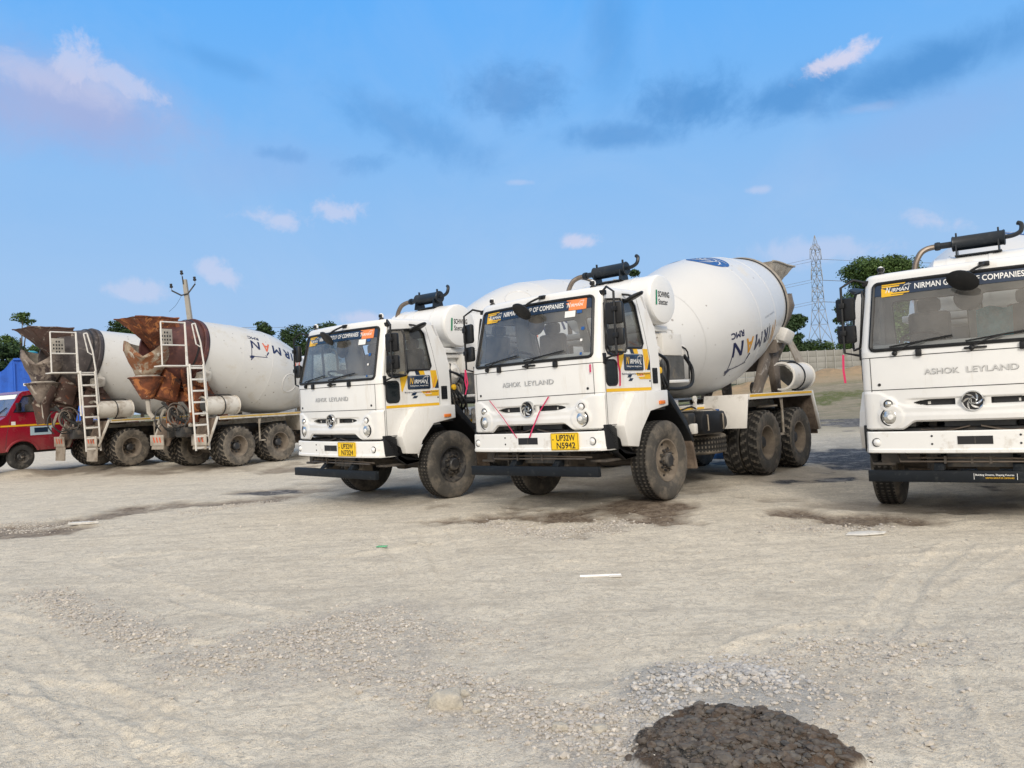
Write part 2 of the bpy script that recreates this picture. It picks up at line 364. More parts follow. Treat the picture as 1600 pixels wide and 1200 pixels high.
# text as 2D triangles, scaled so its box is w x h (w None keeps the proportions)
TXT = {}
def text2d(body, wd, ht, bold=.0, shear=0.0):
    key = (body, bold, shear)
    if key not in TXT:
        cu = bpy.data.curves.new('t', 'FONT'); cu.body = body; cu.shear = shear; cu.resolution_u = 3
        ob = bpy.data.objects.new('t', cu); me = ob.to_mesh()
        V = [(v.co.x, v.co.y) for v in me.vertices]; F = [tuple(p.vertices) for p in me.polygons]
        ids = {}; mp_ = []; V2 = []
        for x, y in V:                                   # merge doubles, then fatten the outline
            kk = (round(x/.006), round(y/.006))
            if kk not in ids: ids[kk] = len(V2); V2.append((x, y))
            mp_.append(ids[kk])
        F = [tuple(mp_[i] for i in f) for f in F]; F = [f for f in F if len(set(f)) == len(f)]; V = V2
        if bold:
            cnt = {}
            for f in F:
                ar = sum(V[f[i]][0]*V[f[(i+1) % len(f)]][1]-V[f[(i+1) % len(f)]][0]*V[f[i]][1] for i in range(len(f)))
                g = f if ar > 0 else f[::-1]
                for i in range(len(g)): cnt.setdefault(frozenset((g[i], g[(i+1) % len(g)])), []).append((g[i], g[(i+1) % len(g)]))
            off = [Vector((0, 0)) for _ in V]
            for e in cnt.values():
                if len(e) == 1:
                    a, c = e[0]; dx, dy = V[c][0]-V[a][0], V[c][1]-V[a][1]; l = math.hypot(dx, dy) or 1; nv = Vector((dy/l, -dx/l)); off[a] += nv; off[c] += nv
            V = [(x+o.normalized().x*bold*1.2, y+o.normalized().y*bold*1.2) if o.length > .01 else (x, y) for (x, y), o in zip(V, off)]
        ob.to_mesh_clear(); bpy.data.objects.remove(ob); bpy.data.curves.remove(cu)
        TXT[key] = (V, F)
    V, F = TXT[key]; xs = [p[0] for p in V]; ys = [p[1] for p in V]
    x0, x1, y0, y1 = min(xs), max(xs), min(ys), max(ys); ky = ht/(y1-y0); kx = wd/(x1-x0) if wd else ky
    return [((p[0]-x0)*kx, (p[1]-y0)*ky) for p in V], F
def circle2d(cx, cy, r, n=28, ry=None):
    ry = ry or r; return [(cx+cos(2*pi*i/n)*r, cy+sin(2*pi*i/n)*ry) for i in range(n)]
def disc2d(r, n=32, k=5):
    V = [(0, 0)]+[(cos(2*pi*i/n)*r*j/k, sin(2*pi*i/n)*r*j/k) for j in range(1, k+1) for i in range(n)]
    F = [(0, 1+i, 1+(i+1) % n) for i in range(n)]+[(1+(j-1)*n+i, 1+j*n+i, 1+j*n+(i+1) % n, 1+(j-1)*n+(i+1) % n) for j in range(1, k) for i in range(n)]
    return V, F
def rrect(x0, x1, y0, y1, r, n=5):
    P = []
    for cx, cy, a in ((x1-r, y1-r, 0), (x0+r, y1-r, 90), (x0+r, y0+r, 180), (x1-r, y0+r, 270)):
        for i in range(n+1): t = R(a+90*i/n); P.append((cx+cos(t)*r, cy+sin(t)*r))
    return P
def swirl(n=6, r0=.36, r1=.92, twist=1.15, wid=.62):
    """curved blades of the round emblem, unit radius"""
    out = []
    for k in range(n):
        b = 2*pi*k/n; A, B = [], []
        for i in range(9):
            t = i/8; r = r0+(r1-r0)*t; a = b+twist*t; ww = wid*(.35+.65*sin(pi*min(1, t*.9+.1)))*(1-.55*t)
            A.append((cos(a)*r, sin(a)*r)); B.append((cos(a+ww)*r, sin(a+ww)*r))
        out.append((A, B))
    return out

# ---------------------------------------------------------------- the mixer truck (x forward, y left, z up, origin under the front axle)
def hw(z): return 1.086 if z < 1.9 else 1.086-.056*min(1.2, (z-1.9)/.77)
def x0(z): return 1.375 if z < 1.87 else 1.375-(z-1.87)*.24
def fx(y, z, off=0.0):
    u = min(1, abs(y)/hw(z)); d = 0 if u <= .9 else .06*(1-math.sqrt(max(0, 1-((u-.9)/.1)**2)))
    return x0(z)-.11*u*u-d+off
def cols(n=24, corner=5):
    us = [-.9+1.8*i/n for i in range(n+1)]
    arc = [.9+.1*sin(pi/2*i/corner) for i in range(1, corner+1)]
    return [-a for a in arc[::-1]]+us+arc
def sm(a, b, x): t = max(0, min(1, (x-a)/(b-a))); return t*t*(3-2*t)
def xrear(z): return -.11+.24*sm(2.15, 2.78, z)

def lower_face():
    b = MB(); b.use(white); b.use(ink); b.use(white)
    us = [-1+2*i/120 for i in range(121)]; nz = 76; P = []
    def slot(y, z):
        a = abs(y); tap = 1-max(0, (a-.42)/.14) if a > .42 else 1
        return .17 < a < .56 and abs(z-1.295-(a-.3)*.0) < .032*max(0, tap)**.6
    def disp(y, z):
        a = abs(y); d = 0
        # raised bow: a crease falls from the outer top to the lower lobe and back along the bottom
        edge = 1.43-.16*sm(.95, .62, a)-.03*sm(.62, .2, a)
        d += .016*sm(edge+.012, edge-.022, z)
        low = 1.13+.0*a
        d += .014*sm(1.20, 1.15, z)*sm(.78, .60, a)
        d -= .020*sm(.055, .03, abs(z-1.295))*sm(.66, .56, a)*1
        for r, yy, zz in ((.125, .80, 1.148), (.072, .815, 1.292)):
            q = math.hypot(a-yy, z-zz); d += .012*sm(r+.02, r, q)
        return d
    rows = []
    for j in range(nz+1):
        row = []
        for u in us:
            y = u*1.086; a = abs(y); zb = 1.005+.085*sm(.70, .54, a)
            z = zb+(1.448-zb)*j/nz
            off = disp(y, z)-(.05 if slot(y, z) else 0)-.03*sm(zb+.02, zb, z)
            row.append((fx(y, z)+off, y, z))
        rows.append(row)
    def mf(i, j):
        y = (rows[i][j][1]+rows[i+1][j+1][1])/2; z = (rows[i][j][2]+rows[i+1][j+1][2])/2
        return 1 if slot(y, z) else 0
    b.grid(rows, matf=mf)
    b.use(bodyw)
    for s_ in (-1, 1): b.box(1.27, 1.29, s_*.33-.1, s_*.33+.09, 1.275, 1.305)
    return b

def cab_shell():
    b = MB(); b.use(white)
    us = cols()
    def rows(zs, off=0.0): return [[(fx(u*hw(z), z, off), u*hw(z), z) for u in us] for z in zs]
    b.grid(rows([1.452, 1.5, 1.6, 1.7, 1.812])); b.grid(rows([1.82, 1.86, 1.885]))
    us_keep = us
    for s_ in (-1, 1):                                   # windscreen pillars
        uu = [s_*(.895+.105*sin(pi/2*i/6)) for i in range(7)]
        zs = [1.88+.8*i/10 for i in range(11)]
        b.grid([[(fx(u*hw(z), z), u*hw(z), z) for u in uu] for z in zs])
        b.grid([[(fx(s_*.895*hw(z), z)-o, s_*(.895+o*.3)*hw(z), z) for o in (0, .05)] for z in zs])
    b.grid(rows([2.665, 2.70]))
    # roof as shrinking outlines
    def outline(z, ins, zz):
        P = [(fx(u*hw(2.70), 2.70)-ins, u*(hw(2.70)-ins*.9)) for u in us]
        xr = xrear(z)+ins*.4; hh = hw(2.70)-ins*.9
        xf = P[-1][0]; n = 6
        side = [(xf+(xr+.06-xf)*i/n, hh) for i in range(1, n+1)]+[(xr+.02, hh-.02), (xr, hh-.07)]
        back = [(xr, hh-.07-(2*hh-.14)*i/6) for i in range(1, 7)]
        return [(x, y, zz) for x, y in P+side+back+[(x, -y) for x, y in side[::-1][1:]]]
    O = [outline(z, i, z2) for z, i, z2 in ((2.70, 0, 2.70), (2.72, .003, 2.725), (2.74, .014, 2.75), (2.75, .04, 2.772), (2.76, .09, 2.783), (2.76, .25, 2.79))]
    V = b.grid(O, cv=True); b._tag([b.bm.faces.new(V[-1])])
    # sides
    for s_ in (-1, 1):
        fm = lambda u, v, o: (u, s_*(hw(v)-o), v)
        xs = lambda z: fx(hw(z), z)
        outer = [(xs(1.04), 1.04), (.93, 1.04), (.62, 1.44), (-.11, 1.44), (-.11, 1.8), (-.11, 2.1), (xrear(2.3), 2.3), (xrear(2.5), 2.5), (xrear(2.7), 2.70),
                 (.4, 2.70), (xs(2.70), 2.70), (xs(2.5), 2.5), (xs(2.2), 2.2), (xs(1.9), 1.9), (xs(1.5), 1.5)]
        win = [(1.02, 2.60), (.60, 2.625), (.40, 2.62), (.35, 2.56), (.262, 2.06), (.30, 2.01), (.70, 2.0), (.78, 1.93), (.98, 1.90), (1.10, 1.93), (1.13, 1.98), (1.05, 2.55)]
        b.use(white); b.panel(outer, [win], fm, .035)
        b.use(black); loop = [(x, s_*(hw(z)+.002), z) for x, z in win]; b.tube(loop, .016, 6, closed=True)
        b.tube([(.80, s_*hw(2.6), 2.6), (.755, s_*(hw(2.2)+.002), 2.2), (.745, s_*hw(1.95), 1.96)], .022, 6)
        # body seams
        b.use(ink)
        b.tube([(1.185, s_*(1.087), 1.05), (1.185, s_*1.087, 1.86), (1.13, s_*(hw(2.2)+.001), 2.2), (1.03, s_*(hw(2.66)+.001), 2.66)], .004, 4)
        b.tube([(.125, s_*1.087, 1.46), (.135, s_*1.087, 1.9), (.20, s_*(hw(2.3)+.001), 2.3), (.29, s_*(hw(2.66)+.001), 2.66)], .0025, 4)
        b.tube([(1.185, s_*1.087, 1.05), (.93, s_*1.087, 1.052)], .004, 4)
        b.use(white); b.box(-.108, 1.05, min(s_*1.02, s_*1.09), max(s_*1.02, s_*1.09), 1.425, 1.442, .004)
    # back wall with two windows, floor
    fm = lambda u, v, o: (xrear(v)+.02+o, u, v)
    zs = [1.44, 2.1, 2.3, 2.5, 2.7]
    L = [(-1.04, z) for z in zs[::-1]]+[(1.04, z) for z in zs]
    b.use(interiorl); b.panel(L, [rrect(-.92, -.10, 1.97, 2.54, .06), rrect(.04, .90, 1.97, 2.54, .06)], fm, .03)
    b.use(ink)
    for a, c in ((-.92, -.10), (.04, .90)): b.tube([(xrear(v)+.02, u, v) for u, v in rrect(a, c, 1.97, 2.54, .06)], .014, 6, closed=True)
    b.use(interior); b.box(-.08, 1.2, -1.04, 1.04, 1.40, 1.43); b.box(-.05, 1.0, -.35, .3, 1.43, 1.75, .05)
    b.use(interiorl)
    O2 = [[(x, y, z-.06) for x, y, z in O[3]]]; b._tag([b.bm.faces.new([b.bm.verts.new((x, y*.97, 2.69)) for x, y, z in O[2]])])
    return b

def front_trim():
    """seams, buttons, hinge clips"""
    b = MB(); b.use(ink)
    for z in (1.45, 1.816):
        b.tube([(fx(y, z, .001), y, z) for y in [-.985+1.97*i/30 for i in range(31)]], .0045, 4)
    for s_ in (-1, 1):
        b.tube([(fx(s_*.985, z, .001), s_*.985, z) for z in (1.02, 1.2, 1.45, 1.6, 1.816)], .004, 4)
        b.lathe([(-.01, .017), (.004, .017), (.005, .001)], (fx(.9, 1.51, .002), s_*.90, 1.51), 'x', 12)
    b.use(black)
    for y in (-.48, .47): b.box(fx(y, 1.84)-.02, fx(y, 1.84)+.035, y-.03, y+.03, 1.80, 1.875, .008)
    b.box(fx(.12, 1.85), fx(.12, 1.85)+.03, -.05, .16, 1.84, 1.862, .008)
    return b
def gasket():
    b = MB(); b.use(black); P = []
    for u, z in rrect(-.9, .9, 1.895, 2.66, .05, 5):
        P.append((fx(u*hw(z), z, .002), u*hw(z), z))
    Q = []
    for i in range(len(P)):
        a, c = Vector(P[i]), Vector(P[(i+1) % len(P)]); n = max(1, int((c-a).length/.1))
        for k in range(n):
            q = a.lerp(c, k/n); Q.append((fx(q.y, q.z, .002), q.y, q.z))
    b.tube(Q, .021, 6, closed=True); return b
def pane():
    b = MB(); b.use(winglass); us = [-.9+1.8*i/24 for i in range(25)]
    b.grid([[(fx(u*hw(z), z, -.004), u*hw(z), z) for u in us] for z in [1.89+.78*i/8 for i in range(9)]]); return b
def wmap(off): return lambda u, v: (fx(u, v, off), u, v)
def logo_word(b, u0, v0, wd, ht, col1, col2):
    """the hoarding word with its slanted first letter and the little crane; returns into builder b with current map"""
    V, F = text2d('N', wd*.2, ht*1.25, .012, .35); b.use(col1).flat2d([(x+u0, y+v0-ht*.1) for x, y in V], F, b.fm, .08)
    V, F = text2d('IRMAN', wd*.68, ht*.78, .014, .2); b.use(col2).flat2d([(x+u0+wd*.23, y+v0) for x, y in V], F, b.fm, .08)
    def line(p, q, t):
        d = Vector((q[0]-p[0], q[1]-p[1])); n = Vector((-d.y, d.x)).normalized()*t
        b.flat2d([(p[0]-n.x, p[1]-n.y), (q[0]-n.x, q[1]-n.y), (q[0]+n.x, q[1]+n.y), (p[0]+n.x, p[1]+n.y)], [(0, 1, 2, 3)], b.fm, .1)
    x = u0+wd*.66; t = ht*.035
    line((x, v0+ht*.8), (x+wd*.10, v0+ht*1.25), t); line((x+wd*.06, v0+ht*1.25), (x+wd*.33, v0+ht*1.32), t); line((x+wd*.25, v0+ht*.75), (x+wd*.25, v0+ht*1.55), t)
    line((x+wd*.25, v0+ht*1.55), (x+wd*.10, v0+ht*1.25), t*.7)
def banner():
    b = MB(); b.use(navy)
    us = [-.885+1.77*i/24 for i in range(25)]
    b.grid([[(fx(u*hw(z), z, .004), u*hw(z), z) for u in us] for z in (2.515, 2.56, 2.605, 2.65)])
    fm = wmap(.007); b.fm = fm
    def quad(m, P, off=.006): b.use(m).flat2d(P, [tuple(range(len(P)))], wmap(off), .1)
    for i, (a, c, z) in enumerate(((-.84, -.60, 2.635), (-.84, -.66, 2.612), (-.84, -.56, 2.53), (-.84, -.62, 2.508))): quad(yellow, [(a, z-.009), (c, z-.006), (c+.01, z+.007), (a, z+.009)])
    quad(yellow, [(-.845, 2.50), (-.76, 2.50), (-.72, 2.545), (-.845, 2.60)])
    logo_word(b, -.80, 2.548, .27, .052, whitel, whitel)
    V, F = text2d('NIRMAN GROUP OF COMPANIES', 1.02, .064, .016); b.use(whitel).flat2d([(x-.50, y+2.553) for x, y in V], F, fm, .1)
    quad(orangef, [(.60, 2.505), (.845, 2.505), (.845, 2.647), (.56, 2.647), (.56, 2.63), (.63, 2.62), (.55, 2.60), (.60, 2.57)])
    logo_word(b, .57, 2.55, .25, .05, whitel, whitel)
    return b
def screen_stickers(k):
    b = MB(); fm = wmap(.006)
    for m, (u0, u1, v0, v1) in ((whitel, (.55, .70, 2.42, 2.50)), (bluep, (.72, .79, 2.46, 2.50)), (bluep, (.80, .845, 2.24, 2.28)), (whitel, (.80, .83, 2.10, 2.13)), (bluep, (.81, .84, 1.93, 1.96)))[k:k+1]:
        b.use(m).flat2d([(u0, v0), (u1, v0), (u1, v1), (u0, v1)], [(0, 1, 2, 3)], fm)
    return b
def cab_letters(n):
    b = MB(); b.use(greyl_shadow)
    for wd, u, k in (('ASHOK', .33, -.44), ('LEYLAND', .46, -.04))[n:n+1]:
        V, F = text2d(wd, u, .062, .0); b.use(greyl_shadow).flat2d([(x+k+.006, y+1.60-.006) for x, y in V], F, wmap(.003), .1)  # offset grey copy is the letters' drop shadow, painted
        b.use(badge).flat2d([(x+k, y+1.60) for x, y in V], F, wmap(.008), .1)
    return b
def emblem():
    b = MB(); x = fx(0, 1.3)+.02; r = .098; z0 = 1.295
    b.use(chrome).lathe([(-.02, r*1.12), (.012, r*1.08), (.022, r*1.0), (.016, r*.92)], (x, 0, z0), 'x', 40)
    b.use(ink).lathe([(.014, r*.95), (.014, .001)], (x, 0, z0), 'x', 40)
    b.use(chrome)
    for A, B in swirl():
        b.grid([[(x+.016+.012*(1-abs(i/8-.5)), a[0]*r, z0+a[1]*r), (x+.017, c[0]*r, z0+c[1]*r)] for i, (a, c) in enumerate(zip(A, B))])
    b.lathe([(.014, r*.40), (.028, r*.36), (.028, r*.30), (.018, r*.28)], (x, 0, z0), 'x', 24)
    V, F = text2d('L', r*.34, r*.40, .02); b.use(chrome).flat2d([(u-r*.17, v+z0-r*.20) for u, v in V], F, lambda u, v: (x+.03, u, v))
    return b
def lamp(y, z, r, x, m=None):
    b = MB(); b.use(ink).lathe([(-.03, r*1.18), (.010, r*1.16), (.014, r*1.04), (.004, r*1.0)], (x, y, z), 'x', 28)
    b.use(chrome).lathe([(.006, r*1.0), (.001, r*.97)], (x, y, z), 'x', 28)
    b.use(m or lens).lathe([(.002, r*.98), (.016, r*.85), (.028, r*.55), (.033, .002)], (x, y, z), 'x', 24)
    if m is None: b.use(lensc).lathe([(.028, r*.34), (.040, r*.3), (.042, .002)], (x, y, z), 'x', 16)
    return b
def bumper():
    b = MB(); b.use(bumperw)
    us = [-1+2*i/60 for i in range(61)]
    def X(u, o=0): a = abs(u); return 1.425-.10*a*a-(.0 if a < .93 else .10*(1-math.sqrt(max(0, 1-((a-.93)/.07)**2))))+o
    prof = [(-.06, .985), (-.012, .988), (0, .976), (0, .80), (.012, .785), (.010, .757), (-.005, .748), (-.10, .745)]
    P = [[(X(u, o), u*1.085, z) for u in us] for o, z in prof]
    b.grid(P)
    for s_ in (-1, 1):
        b.grid([[(X(1, o)-d, s_*1.085, z) for d in (0, .08, .17)] for o, z in prof])
    b.use(ink); b.box(X(.0)-.05, X(0)+.0035, -.16, .16, .845, .93); b.use(chassisd); b.box(X(0), X(0)+.006, -.005, .005, .85, .925)
    for s_ in (-1, 1):
        for z in (.85, .935): b.use(ink).lathe([(0, .011), (.006, .011), (.007, .001)], (X(.37)-.001, s_*.40, z), 'x', 10)
    b.use(ink)
    return b
def number_plate(y, t1, t2):
    b = MB(); x = 1.425-.10*(y/1.085)**2+.004; rot = math.atan(-.2*y/1.085)
    fm = lambda o: (lambda u, v: (x+o-.17*(u-y)*(y/1.085) if True else 0, u, v))
    b.use(plate).panel(rrect(y-.20, y+.20, .768, .982, .012), [], lambda u, v, o: (x+.014-o-.17*(u-y)*(y/1.085), u, v), .012)
    b.use(ink); b.tube([fm(.015)(u, v) for u, v in rrect(y-.193, y+.193, .775, .975, .012)], .0025, 4, closed=True)
    for t, v0 in ((t1, .882), (t2, .787)):
        V, F = text2d(t, .27, .078, .02); b.flat2d([(a+y-.115, c+v0) for a, c in V], F, fm(.017), .2)
    b.flat2d(circle2d(y-.165, .90, .009), [tuple(range(28))], fm(.017))
    return b
def guard_bar():
    b = MB(); b.use(blackm).box(1.345, 1.415, -1.054, 1.054, .44, .563, .006)
    for s_ in (-1, 1): b.use(blackm).prism([(1.36, .563), (1.10, .80), (.95, .80), (1.2, .563)], 'y', s_*.36-.05, s_*.36+.05, .003)
    return b
def slogan():
    b = MB(); b.use(whitel); x = 1.4165; fm = lambda u, v: (x, u, v)
    V, F = text2d('Building Dreams, Shaping Futures', .34, .026, .01); b.flat2d([(a-.02, c+.508) for a, c in V], F, fm, .5)
    V, F = text2d('NIRMAN GROUP OF COMPANIES', .25, .016, .01); b.use(yellow).flat2d([(a+.07, c+.484) for a, c in V], F, fm, .5)
    b.use(whitel)
    for u, s_ in ((-.035, 1), (.345, -1)):
        b.flat2d([(u, .475), (u+.004, .475), (u+.004, .54), (u, .54)], [(0, 1, 2, 3)], fm)
    return b
def underfront():
    b = MB(); b.use(finm).box(1.06, 1.16, -.30, .36, .58, 1.15, .01)
    b.use(chassisd).box(.7, 1.25, -.8, .8, .80, 1.02, .02).box(.9, 1.2, -.95, -.55, .62, .86, .02)
    for s_ in (-1, 1):
        b.box(1.0, 1.22, s_*.42-.04, s_*.42+.04, .50, .95, .01)
        b.prism([(1.15, .62), (-.6, .50), (-.6, .56), (1.15, .70)], 'y', s_*.42-.04, s_*.42+.04)
        b.box(1.18, 1.20, s_*.42-.07, s_*.42+.07, .56, .9, .01)
        b.use(steel).tube([(1.24, s_*.52, 1.0), (1.27, s_*.3, .98), (1.27, s_*.05, 1.03)], .012, 6, smooth=4); b.use(chassisd)
    b.use(steel).tube([(1.2, -.7, .74), (1.28, -.66, .69), (1.3, .0, .69), (1.3, .9, .67)], .011, 6).tube([(1.2, -.78, .74), (1.28, -.74, .65), (1.3, .0, .65), (1.3, .8, .65)], .011, 6)
    for y in (-.3, -.05, .12): b.use(chassisd).box(1.28, 1.31, y-.012, y+.012, .63, .71)
    b.use(chassisd).lathe([(-.9, .055), (-.7, .06), (.7, .06), (.9, .055)], (0, 0, .50), 'y', 12)
    b.box(-.1, .1, -.12, .12, .42, .62, .04).box(.3, 1.0, -.3, .3, .75, 1.35, .05)
    return b
def corner_step(s_):
    b = MB(); b.use(black)
    b.prism([(1.26, 1.06), (1.14, 1.06), (1.02, 1.0), (1.02, .70), (.86, .60), (.62, .62), (.60, .66), (.84, .655), (.98, .76), (1.24, .76)], 'y', s_*1.0 if s_ > 0 else s_*1.10, s_*1.10 if s_ > 0 else s_*1.0, .008)
    b.use(chassisd).box(.60, 1.2, min(s_*.80, s_*1.04), max(s_*.80, s_*1.04), .60, .63, .005)
    b.box(.62, .80, min(s_*.85, s_*1.06), max(s_*.85, s_*1.06), .64, .88, .03)
    return b
def front_mudguard(s_):
    b = MB(); b.use(white); a, c = (s_*.60, s_*1.20); 
    b.prism([(.72, 1.432), (-.09, 1.446), (-.09, 1.235), (.383, 1.20), (.627, .953), (.69, .75), (.93, .775), (1.005, 1.03), (.93, 1.20)], 'y', min(a, c), max(a, c), .014)
    b.use(chassisd).box(-.08, .60, min(s_*.55, s_*1.15), max(s_*.55, s_*1.15), 1.19, 1.23)
    return b
def rear_arch(s_):
    b = MB(); b.use(black); a, c = s_*.55, s_*1.17
    b.prism([(-.075, 1.44), (-.16, 1.44), (-.60, 1.02), (-.78, .72), (-.74, .70), (-.53, .97), (-.10, 1.36)], 'y', min(a, c), max(a, c), .006)
    return b
def front_flap(s_):
    b = MB(); b.use(flap); a, c = s_*.60, s_*1.16
    b.prism([(-.70, .84), (-.74, .84), (-.86, .33), (-.80, .33)], 'y', min(a, c), max(a, c), .004); return b
def decal_door(s_):
    """yellow and navy film on the door"""
    b = MB(); fm = lambda o: (lambda u, v: (u, s_*(hw(v)+o), v)); b.fm = fm(.009)
    def q(m, P, o=.004): b.use(m).flat2d(P, [tuple(range(len(P)))], fm(o), .15)
    q(yellow, [(.90, 1.985), (.72, 1.99), (.76, 1.88), (.86, 1.68), (.88, 1.70)])
    q(yellow, [(.55, 1.995), (.42, 1.995), (.40, 1.93), (.50, 1.93)]); q(yellow, [(.29, 1.995), (.17, 1.995), (.14, 1.73), (.26, 1.73)])
    q(navy, [(.60, 1.993), (.52, 1.993), (.50, 1.93), (.58, 1.93)]); q(orangef, [(.20, 1.9), (.185, 1.9), (.25, 1.72), (.265, 1.72)], .006); q(navy, [(.145, 1.86), (.14, 1.72), (.22, 1.72)], .006)
    q(yellow, [(.50, 1.68), (.14, 1.69), (.14, 1.60), (.40, 1.60)]); q(navy, [(.66, 1.665), (.58, 1.665), (.62, 1.625), (.70, 1.625)], .006); q(navy, [(.64, 1.615), (.56, 1.615), (.60, 1.58), (.68, 1.58)], .006)
    q(orangef, [(.38, 1.67), (.30, 1.67), (.34, 1.645), (.42, 1.645)], .006); q(whitel, [(.48, 1.64), (.28, 1.645), (.30, 1.635), (.50, 1.63)], .006)
    V, F = text2d('Building Dreams, Shaping Futures', .66, .028, .01)
    b.use(navyp).flat2d([(.82-x if s_ > 0 else .15+x, y+1.655) for x, y in V], F, fm(.008), .3)
    return b
def decal_board(s_):
    b = MB(); fm = lambda o: (lambda u, v: (u, s_*(hw(v)+o), v))
    b.use(navy).panel(rrect(.31, .755, 1.715, 1.92, .02), [], lambda u, v, o: (u, s_*(hw(v)+.011-o), v), .01)
    sg = -1 if s_ > 0 else 1; U0 = .72 if s_ > 0 else .345
    b.fm = lambda u, v: (U0+sg*u, s_*(hw(v)+.0135), v)
    logo_word(b, .0, 1.80, .39, .075, yellow, whitel)
    V, F = text2d('Building Dreams, Shaping Futures', .35, .024, .01); b.use(whitel).flat2d([(x+.01, y+1.752) for x, y in V], F, b.fm, .3)
    V, F = text2d('RMC', .05, .02, .01); b.use(whitel).flat2d([(x+.32, y+1.785) for x, y in V], F, b.fm, .3)
    return b
def mirror_set(s_, y=1.27):
    b = MB(); b.use(black); Y = s_*y
    b.tube([(1.04, s_*1.02, 2.70), (1.12, s_*1.14, 2.74), (1.17, Y, 2.66), (1.18, Y, 2.3), (1.18, Y, 1.90), (1.19, s_*1.12, 1.86), (1.19, s_*1.06, 1.86)], .015, 6)
    b.box(1.16, 1.21, min(s_*1.06, s_*1.11), max(s_*1.06, s_*1.11), 1.80, 1.93, .008).box(1.0, 1.06, min(s_*.98, s_*1.06), max(s_*.98, s_*1.06), 2.66, 2.72, .008)
    for z in (2.45, 2.13): b.box(1.12, 1.20, min(s_*(y-.03), s_*(y+.03)), max(s_*(y-.03), s_*(y+.03)), z-.03, z+.03, .006)
    return b
def mirror_head(s_, z0, z1, y=1.27):
    b = MB(); b.use(black); a = .11
    mx = Matrix.Translation((1.13, s_*(y-.03), (z0+z1)/2)) @ Matrix.Rotation(s_*.25, 4, 'Z')
    b.box(-.035, .035, -a, a, -(z1-z0)/2, (z1-z0)/2, .028, mx)
    h = (z1-z0)/2-.025
    b.use(chrome).box(-.037, -.0352, -a+.02, a-.02, -h, h, 0, mx); return b
def kerb_mirror(s_):
    b = MB(); b.use(black)
    mx = Matrix.Translation((.56, s_*1.16, 2.64)) @ Matrix.Rotation(s_*.35, 4, 'X') @ Matrix.Rotation(.25, 4, 'Y')
    b.lathe([(-.03, .02), (-.02, .13), (0, .15), (.02, .14), (.035, .05)], (0, 0, 0), 'z', 20, caps=True)
    bmesh.ops.transform(b.bm, matrix=mx, verts=b.bm.verts); b.tube([(.62, s_*1.0, 2.70), (.58, s_*1.1, 2.68), (.56, s_*1.15, 2.66)], .014, 6); return b
def front_mirror():
    """oval kerb mirror hanging before the windscreen, seen from its dark back"""
    b = MB(); b.use(black)
    b.box(1.10, 1.19, .12, .22, 2.71, 2.76, .008); b.tube([(1.16, .17, 2.74), (1.24, .16, 2.72), (1.33, .06, 2.66), (1.37, .0, 2.60)], .014, 6, smooth=3)
    b2 = MB(); mx = Matrix.Translation((1.38, -.02, 2.56)) @ Matrix.Rotation(-.35, 4, 'X') @ Matrix.Rotation(-.9, 4, 'Y') @ Matrix.Diagonal((.85, 1.1, 1, 1))
    n0 = len(b.bm.verts); b.lathe([(-.02, .02), (-.015, .12), (0, .145), (.02, .135), (.04, .09), (.048, .02)], (0, 0, 0), 'z', 24, caps=True)
    b.bm.verts.ensure_lookup_table(); bmesh.ops.transform(b.bm, matrix=mx, verts=b.bm.verts[n0:]); return b
def wiper(y, d=.62):
    b = MB(); b.use(black); z = 1.87; x = fx(y, 1.86)
    b.lathe([(0, .03), (.04, .025), (.05, .005)], (x-.005, y, 1.85), 'x', 12)
    b.tube([(x+.035, y, 1.86), (fx(y+.12, 1.92)+.05, y+.14, 1.925), (fx(y+.30, 1.955)+.03, y+.30, 1.965)], .008, 6)
    Q = [(fx(y-.05+t*d, 1.93+.05*t+.0)+.020, y-.05+t*d, 1.925+.075*t) for t in [i/8 for i in range(9)]]
    b.tube(Q, .0085, 6); return b
def beacon(s_):
    b = MB(); o = (1.0, s_*.86, 2.77); b.use(black).lathe([(-.01, .045), (.02, .04), (.035, .02)], o, 'z', 14)
    b.use(whitel).lathe([(.03, .02), (.04, .034), (.062, .04), (.085, .034), (.10, .015), (.104, .001)], o, 'z', 14)
    b.use(black).lathe([(.035, .036), (.06, .043), (.085, .037)], o, 'z', 14, -1.2, 1.2); return b
def seat(y):
    b = MB(); b.use(seatm).box(.15, .62, y-.24, y+.24, 1.70, 1.84, .05).box(.08, .20, y-.23, y+.23, 1.82, 2.36, .05)
    b.box(.09, .18, y-.13, y+.13, 2.36, 2.52, .04); b.use(interior).box(.2, .55, y-.15, y+.15, 1.43, 1.70, .02); return b
def dash():
    b = MB(); b.use(interior).prism([(1.22, 1.85), (1.02, 1.90), (.92, 1.86), (.88, 1.6), (1.2, 1.6)], 'y', -1.0, 1.0, .02)
    b.use(interiorl).box(.95, 1.15, -.2, .5, 1.90, 1.93, .01); return b
def steering(y=-.5):
    b = MB(); b.use(black); c = Vector((.80, y, 1.99)); u = Vector((0, 1, 0)); v = Vector((.45, 0, .0)).normalized()*.93+Vector((0, 0, .40)); v.normalize()
    b.tube([c+u*cos(2*pi*i/24)*.225+v*sin(2*pi*i/24)*.225 for i in range(24)], .016, 6, closed=True)
    for a in (.3, 2.8, 4.7): b.tube([c-Vector((-.03, 0, .03)), c+u*cos(a)*.22+v*sin(a)*.22], .013, 6)
    b.tube([c, c+Vector((.2, 0, -.4))], .03, 8); return b
def cab_disc():  # plain dark disc on a short stem behind the windscreen
    b = MB(); o = (1.12, .0, 2.40); b.use(ink).lathe([(-.05, .02), (-.045, .11), (0, .14), (.01, .135), (.012, .10), (.004, .002)], o, 'x', 28)
    b.use(black).tube([(1.10, .12, 2.52), (1.10, .12, 2.66)], .012, 6); return b

